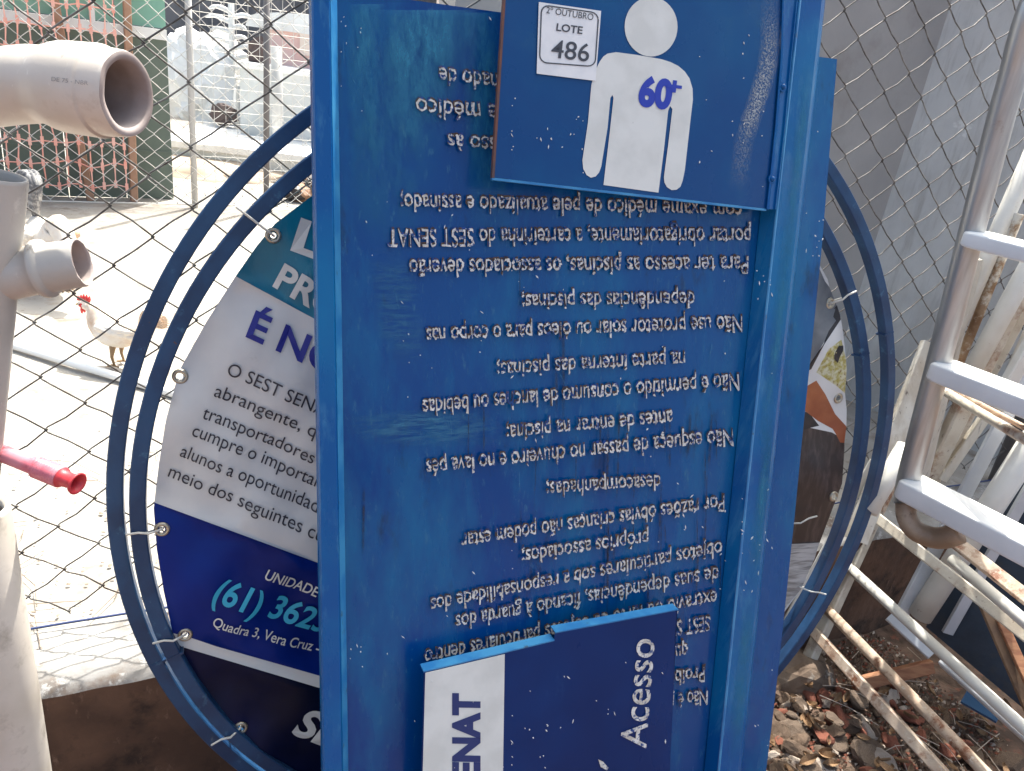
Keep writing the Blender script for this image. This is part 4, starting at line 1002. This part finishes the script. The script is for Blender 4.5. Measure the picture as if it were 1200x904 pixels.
# ================================================================== POOL LADDER
lad = thing('pool_ladder', 'stainless steel pool ladder with white plastic steps leaning at the right edge', 'ladder', at(1062, 600, 1.76))
def LD(y): return 1.42 + (1.77-1.42)*max(0, min(1.1, y/557))
rp = [(1262, -60), (1232, -34), (1212, 4), (1198, 45), (1186.5, 90), (1173, 138), (1160, 188), (1144, 250), (1122, 338), (1100, 425), (1066, 557), (1061, 590)]
pts = smooth_pts([at(x, y, LD(y)) for x, y in rp], 5)
V, Fc = tube(pts, .0250, 24); mesh('rail', V, Fc, steel, lad, True)
bpnt = smooth_pts([at(1061, 590, 1.77), at(1063, 607, 1.765), at(1073, 622, 1.755), at(1092, 630, 1.74), at(1108, 630, 1.72), at(1124, 624, 1.70)], 5)
V, Fc = tube(bpnt, [.0215+.004*i/(len(bpnt)-1) for i in range(len(bpnt))], 20); mesh('rubber_bend', V, Fc, bumper, lad, True)
la = -ray(-110, -60); la.z = 0; la.normalize(); lb = Vector((-la.y, la.x, 0))
if lb.dot(FW) < 0: lb = -lb
def step(px, py, w_, dz, slope=0.0):
    """px,py = front top left corner"""
    o_ = at(px, py, LD(py)-.03); a = (la + Vector((0, 0, slope))).normalized()*.52
    U = Vector((0, 0, 1)); bm = bmesh.new()
    # rounded rectangle cross-section swept along the step
    V = []; prof = []
    c = .006
    for (cx_, cz_, a0) in ((w_-c, -c, 0), (c, -c, 90), (c, -dz+c, 180), (w_-c, -dz+c, 270)):
        for i in range(5):
            t = R(a0+i*22.5); prof.append((cx_+c*math.cos(t), cz_+c*math.sin(t)))
    K = len(prof); secs_ = [(0, .80), (.006, .93), (.018, 1), (.98, 1), (1, .95)]
    mx, mz = w_/2, -dz/2
    for s_, sc in secs_:
        off = a*s_ if s_ > .5 else a.normalized()*s_
        for x, z in prof: V.append(o_ + off + lb*(mx+(x-mx)*sc) + U*(mz+(z-mz)*sc))
    Fc = [tuple(range(K))[::-1], tuple(range(4*K, 5*K))]
    for i in range(4):
        for q in range(K): Fc.append((i*K+q, i*K+(q+1) % K, (i+1)*K+(q+1) % K, (i+1)*K+q))
    bm.free()
    so_ = mesh('step', V, Fc, step_w, lad, True)
    c_ = o_ + lb*(w_*.62) + U*(-dz*.45) - a.normalized()*.004
    V, Fc = tube([c_, c_-a.normalized()*.010], .005, 10); mesh('bolt', V, Fc, steel, so_, True)
    return o_, a
s1_ = step(1128, 270, .085, .032); s2_ = step(1089, 424, .088, .041); s3_ = step(1052, 562, .090, .047)
# second rail at the far end of the steps (runs out of the picture)
ends = [o_+a+lb*.04 for o_, a in (s1_, s2_, s3_)]
dirr = (ends[2]-ends[0]).normalized()
V, Fc = tube([ends[0]-dirr*.35, ends[0], ends[1], ends[2], ends[2]+dirr*((ends[2].z-GZ)/max(.2, -dirr.z))], .0235, 20); mesh('rail', V, Fc, steel, lad, True)

# ================================================================== LOOSE TUBES AND POSTS
def stick(name, label, cat, a, b_, D0, D1, r_, mat, kind='tube', ext0=0, ext1=0, w2=None):
    A = at(*a, D0); B = at(*b_, D1); d = B-A; A = A-d*ext0; B = B+d*ext1
    if kind == 'tube': V, Fc = tube([A, A+(B-A)*.5, B], r_, 16)
    else: V, Fc = bar(A, B, r_*2, (w2 or r_)*2, upv=-FW)
    o = mesh(name, V, Fc, mat, None, kind == 'tube'); return tag(o, label, cat)
stick('white_tube', 'slim white painted tube crossing behind the top ladder step', 'tube', (1206, 190), (1136, 350), 1.95, 2.05, .0225, white_tube, ext0=.3, ext1=.55)
stick('rusty_tube', 'thin brown rusted tube between the fence and the ladder rail', 'tube', (1178, 292), (1127, 418), 2.0, 2.12, .0125, rust_strip, ext0=.3, ext1=.9)
stick('white_tube', 'thick bright white tube leaning right of the middle ladder step', 'tube', (1206, 312), (1146, 422), 1.9, 2.0, .0235, white_tube, ext0=.6, ext1=.15)
stick('rusty_tube', 'wide cream bar with a rust brown stripe reaching down behind the ladder rail', 'tube', (1192, 345), (1095, 545), 2.0, 2.25, .0215, rust_cream, 'bar', ext0=.6, ext1=.10)
stick('cream_bar', 'cream bar beside the rust striped bar, behind the middle step', 'bar', (1210, 345), (1105, 545), 2.05, 2.27, .012, rust_cream, 'bar', ext0=.4, ext1=.1)
stick('cream_bar', 'thin cream bar crossing near the fence foot under the middle step', 'bar', (1152, 492), (1103, 562), 2.20, 2.25, .013, white_wood, 'bar', ext0=.0, ext1=.0)
stick('cream_bar', 'short cream bar at the right edge above the middle step', 'bar', (1215, 392), (1184, 445), 1.9, 1.95, .016, white_tube, 'bar', ext0=.5, ext1=.3)
stick('cream_tube', 'long cream tube running down to the right beneath the middle step', 'tube', (1104, 457), (1204, 517), 1.85, 1.55, .0105, rust_cream, ext0=0.02, ext1=.5)
stick('cream_tube', 'thin rust streaked tube tucked right under the middle step', 'tube', (1112, 455), (1204, 503), 1.85, 1.58, .006, rust_heavy, ext0=0, ext1=.4)
stick('white_post', 'cracked flaky white timber post leaning between the outer hoop and the ladder', 'post', (1092, 404), (1024, 580), 2.15, 2.12, .030, white_wood, 'bar', ext0=-.0, ext1=.30, w2=.012)
stick('white_post', 'smooth white tube post leaning on the fence just left of the ladder foot', 'post', (1058, 530), (1018, 598), 1.98, 1.96, .024, white_tube, 'tube', ext0=.1, ext1=.02)
def fdep(px, py, f):
    v = rayr(px, py); return F*f/v.dot(FNRM)
stick('white_strip', 'narrow white strip standing behind the hoops beside the banner edge', 'strip', (1024, 540), (917, 737), fdep(1024, 540, 1.262), fdep(917, 737, 1.235), .011, white_tube, 'bar', ext0=.0, ext1=.28, w2=.004)
stick('rust_bar', 'brown rusted flat bar coming out behind the ladder foot', 'bar', (1118, 634), (1206, 703), 2.0, 1.80, .017, rust_heavy, 'bar', ext1=.6, w2=.008)
stick('white_tube', 'short round white tube just above the top rung of the rusty grate', 'tube', (1116, 656), (1206, 733), 1.98, 1.74, .015, white_tube, ext1=.6)
stick('cream_bar', 'cream bar behind the ladder rail, just left of the rust striped bar', 'bar', (1120, 400), (1078, 572), 2.08, 2.24, .013, white_wood, 'bar', ext0=.5, ext1=.05)
stick('white_tube', 'white tube standing at the far right edge behind the middle step', 'tube', (1222, 360), (1172, 470), 2.0, 2.1, .019, white_tube, ext0=.4, ext1=.1)
stick('rusty_tube', 'thin rusted tube at the right edge between the two upper steps', 'tube', (1216, 300), (1168, 400), 2.02, 2.1, .010, rust_strip, ext0=.4, ext1=.1)
# white pipe and box profile standing in the dark corner
stick('white_pipe', 'wide white pipe with flaking print slanting down behind the lowest step', 'pipe', (1193, 545), (1078, 722), 2.05, 2.25, .033, white_tube, ext0=.35, ext1=0.0)
stick('white_profile', 'flat pale aluminium profile left of the wide white pipe', 'profile', (1172, 500), (1055, 722), 2.12, 2.28, .019, alu, 'bar', ext0=.25, ext1=0, w2=.008)
stick('white_profile', 'grey shadowed aluminium profile right of the wide white pipe', 'profile', (1222, 545), (1110, 742), 2.10, 2.28, .016, alu, 'bar', ext0=.2, ext1=0, w2=.006)
stick('channel_bar', 'battered short white channel bar at the foot of the white pipe', 'bar', (1042, 722), (1092, 768), 2.22, 2.15, .015, alu, 'bar', w2=.012)
stick('channel_bar', 'long grey channel bar below the white rung, lower right', 'bar', (1106, 775), (1210, 868), 2.05, 1.80, .015, alu, 'bar', ext1=.5, w2=.012)
stick('wooden_batten', 'orange brown wooden batten lying across the rubble under the grate', 'batten', (1000, 803), (1092, 781), 2.24, 2.26, .019, wood_o, 'bar', w2=.012)
stick('dark_strut', 'dark brown diagonal strut in front of the navy sheet at the right edge', 'strut', (1152, 705), (1206, 830), 2.02, 1.95, .014, wood_d, 'bar', ext1=.5, w2=.006)
stick('tan_strut', 'tan diagonal strut beside the dark brown one at the right edge', 'strut', (1172, 725), (1206, 800), 2.0, 1.94, .012, wood_o, 'bar', ext1=.5, w2=.006)
# navy sheets behind the grate
def sheet_px(name, label, cat, quad, thick, mat):
    A = [at(x, y, D) for x, y, D in quad]; n_ = (A[1]-A[0]).cross(A[3]-A[0]).normalized()
    if n_.dot(C0-A[0]) > 0: n_ = -n_
    A[2] = A[2]-n_*(A[2]-A[0]).dot(n_)
    V, Fc = hexa(A+[p+n_*thick for p in A]); return tag(mesh(name, V, Fc, mat, None), label, cat)
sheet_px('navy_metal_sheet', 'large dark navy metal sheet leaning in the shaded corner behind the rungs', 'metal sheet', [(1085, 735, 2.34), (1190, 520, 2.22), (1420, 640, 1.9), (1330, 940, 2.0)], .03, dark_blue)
sheet_px('blue_metal_offcut', 'small blue metal offcut on the ground under the navy sheet', 'offcut', [(1126, 822, 2.14), (1135, 806, 2.2), (1176, 832, 2.14), (1168, 846, 2.08)], .006, M('offcut_blue', (.02, .06, .13), .35))
# broken concrete ledge at the kerb foot
V, Fc = blob(sf(1.45, 1.215, GZ+.0), .17, .07, .055, .25, 2.6, 40, 4); 
ledge = tag(mesh('concrete_lump', V, Fc, stone_a, None), 'wide cracked tan concrete lump at the foot of the kerb', 'concrete')
for k_, (s_, f, sx, lab) in enumerate(((1.66, 1.2, .13, 'rounded concrete lump beside the battered white channel bar'), (1.20, 1.2, .10, 'small tan concrete lump close under the outer hoop'))):
    V, Fc = blob(sf(s_, f, GZ+.01), sx, .09, .07, .25, 2.2, 50+k_, 3); tag(mesh('concrete_lump', V, Fc, stone_b, None), lab, 'concrete')

# ================================================================== RUBBLE
protos = []
for i, mt in enumerate([stone_a, stone_b, stone_a, stone_r, stone_w, stone_b, stone_r, stone_a]):
    bm = bmesh.new(); bmesh.ops.create_icosphere(bm, subdivisions=3, radius=1); rnd = random.Random(i+60)
    pl_ = [(Vector((rnd.gauss(0, 1), rnd.gauss(0, 1), rnd.gauss(0, 1))).normalized(), rnd.uniform(.45, .8)) for _ in range(9)]
    for v in bm.verts:
        p = v.co
        for nn, dd_ in pl_:
            q = p.dot(nn)
            if q > dd_: p = p - nn*(q-dd_)
        v.co = p*(1+.10*noise.noise(p*3)+.06*noise.noise(p*8)+.03*noise.noise(p*19))
    me = bpy.data.meshes.new('stone'); bm.to_mesh(me); bm.free(); me.materials.append(mt); protos.append(me)
rnd = random.Random(31); placed = []
def put_stone(pos, sc, k_):
    o = bpy.data.objects.new('stone', protos[k_]); COL.objects.link(o); o.parent = ground_o
    o.location = pos; o.scale = sc; o.rotation_euler = (rnd.uniform(-.35, .35), rnd.uniform(-.35, .35), rnd.uniform(0, 6.28))
BIG = [(905, 855, .062), (925, 862, .055), (955, 845, .035), (975, 868, .058), (935, 895, .05), (1000, 850, .05), (1020, 890, .075), (965, 900, .045), (918, 820, .035), (950, 815, .03),
       (1065, 838, .04), (1110, 842, .035), (1080, 862, .03), (1140, 885, .05), (1185, 893, .05), (985, 812, .03), (900, 885, .04), (1045, 868, .035), (1005, 800, .035), (960, 790, .03)]
for i, (px, py, r_) in enumerate(BIG):
    g_ = ground(px, py, GZ+.015); k_ = [0, 1, 0, 1, 4, 2, 1, 4, 0, 3, 3, 2, 6, 7, 0, 6, 7, 3, 6, 1][i]
    put_stone(g_, (r_*1.0, r_*.72, r_*.42), k_)
for i in range(48):
    px, py = rnd.uniform(895, 1060), rnd.uniform(806, 915); r_ = rnd.uniform(.020, .042)
    put_stone(ground(px, py, GZ+.012+.02*rnd.random()), (r_, r_*rnd.uniform(.5, .85), r_*rnd.uniform(.2, .5)), rnd.choice((0, 1, 2, 5, 7, 0, 1, 3, 4)))
for i in range(228):
    s_ = rnd.uniform(.85, 2.0); f = rnd.uniform(.45, 1.25); r_ = rnd.choice((.012, .014, .017, .022, .028, .036)) * rnd.uniform(.8, 1.25)
    put_stone(sf(s_, f, GZ+.012), (r_*1.1, r_*.8, r_*.6), rnd.randrange(8))
for kk, (mt, n_) in enumerate(((stone_a, 6000), (stone_r, 2600), (stone_w, 1500), (stone_b, 4000))):
    mb = MB()
    for i in range(n_):
        s_ = rnd.uniform(.75, 2.1); f = rnd.uniform(.4, 1.27); r_ = rnd.uniform(.003, .009); c = sf(s_, f, GZ+.008+.018*noise.noise(sf(s_, f, 0)*5))
        a = [Vector((rnd.gauss(0, 1), rnd.gauss(0, 1), rnd.gauss(0, .7))).normalized()*r_ for _ in range(6)]
        P6 = [c+Vector((r_, 0, 0)), c+Vector((-r_*.7, r_*.5, 0)), c+Vector((-r_*.3, -r_*.9, .1*r_)), c+Vector((.2*r_, .1*r_, r_*.8)), c-Vector((0, 0, r_*.5))]
        P6 = [p+q*.35 for p, q in zip(P6, a)]
        mb.add(P6, [(0, 1, 3), (1, 2, 3), (2, 0, 3), (1, 0, 4), (2, 1, 4), (0, 2, 4)])
    tag(mb.build('gravel', mt, ground_o), kind='stuff')
mb = MB()
for i in range(70):
    c = sf(rnd.uniform(.8, 2.2), rnd.uniform(.4, 1.25), GZ+.035); a = rnd.uniform(0, 3.14); L = rnd.uniform(.02, .09); d = Vector((math.cos(a), math.sin(a), rnd.uniform(-.2, .2)))*L
    V, Fc = tube([c-d, c+Vector((0, 0, .008)), c+d], .0013, 4); mb.add(V, Fc)
tag(mb.build('dry_straw', stone_w, ground_o), kind='stuff')

# dry leaves caught in the rubble
leafm = M('dry_leaf', (.20, .11, .055), .8, var=(.30, .19, .10), vscale=30)
V = []; Fc = []
for i in range(7):
    t = i/6; wd = .5*math.sin(math.pi*min(1, t*1.02))**.8*.45
    for j, x in enumerate((-1, 0, 1)): V.append(Vector((t-.5, x*wd, .16*abs(x)+.25*(t-.5)**2)))
for i in range(6):
    for j in range(2): k = i*3+j; Fc.append((k, k+1, k+4, k+3))
lm = bpy.data.meshes.new('leaf'); lm.from_pydata([tuple(v) for v in V], [], Fc); lm.materials.append(leafm)
for i in range(70):
    o = bpy.data.objects.new('leaf', lm); COL.objects.link(o); o.parent = ground_o
    px, py = rnd.uniform(895, 1180), rnd.uniform(795, 915); o.location = ground(px, py, GZ+.03+.02*rnd.random())
    L = rnd.uniform(.022, .055); o.scale = (L, L, L); o.rotation_euler = (rnd.uniform(-.7, .7), rnd.uniform(-.7, .7), rnd.uniform(0, 6.28))
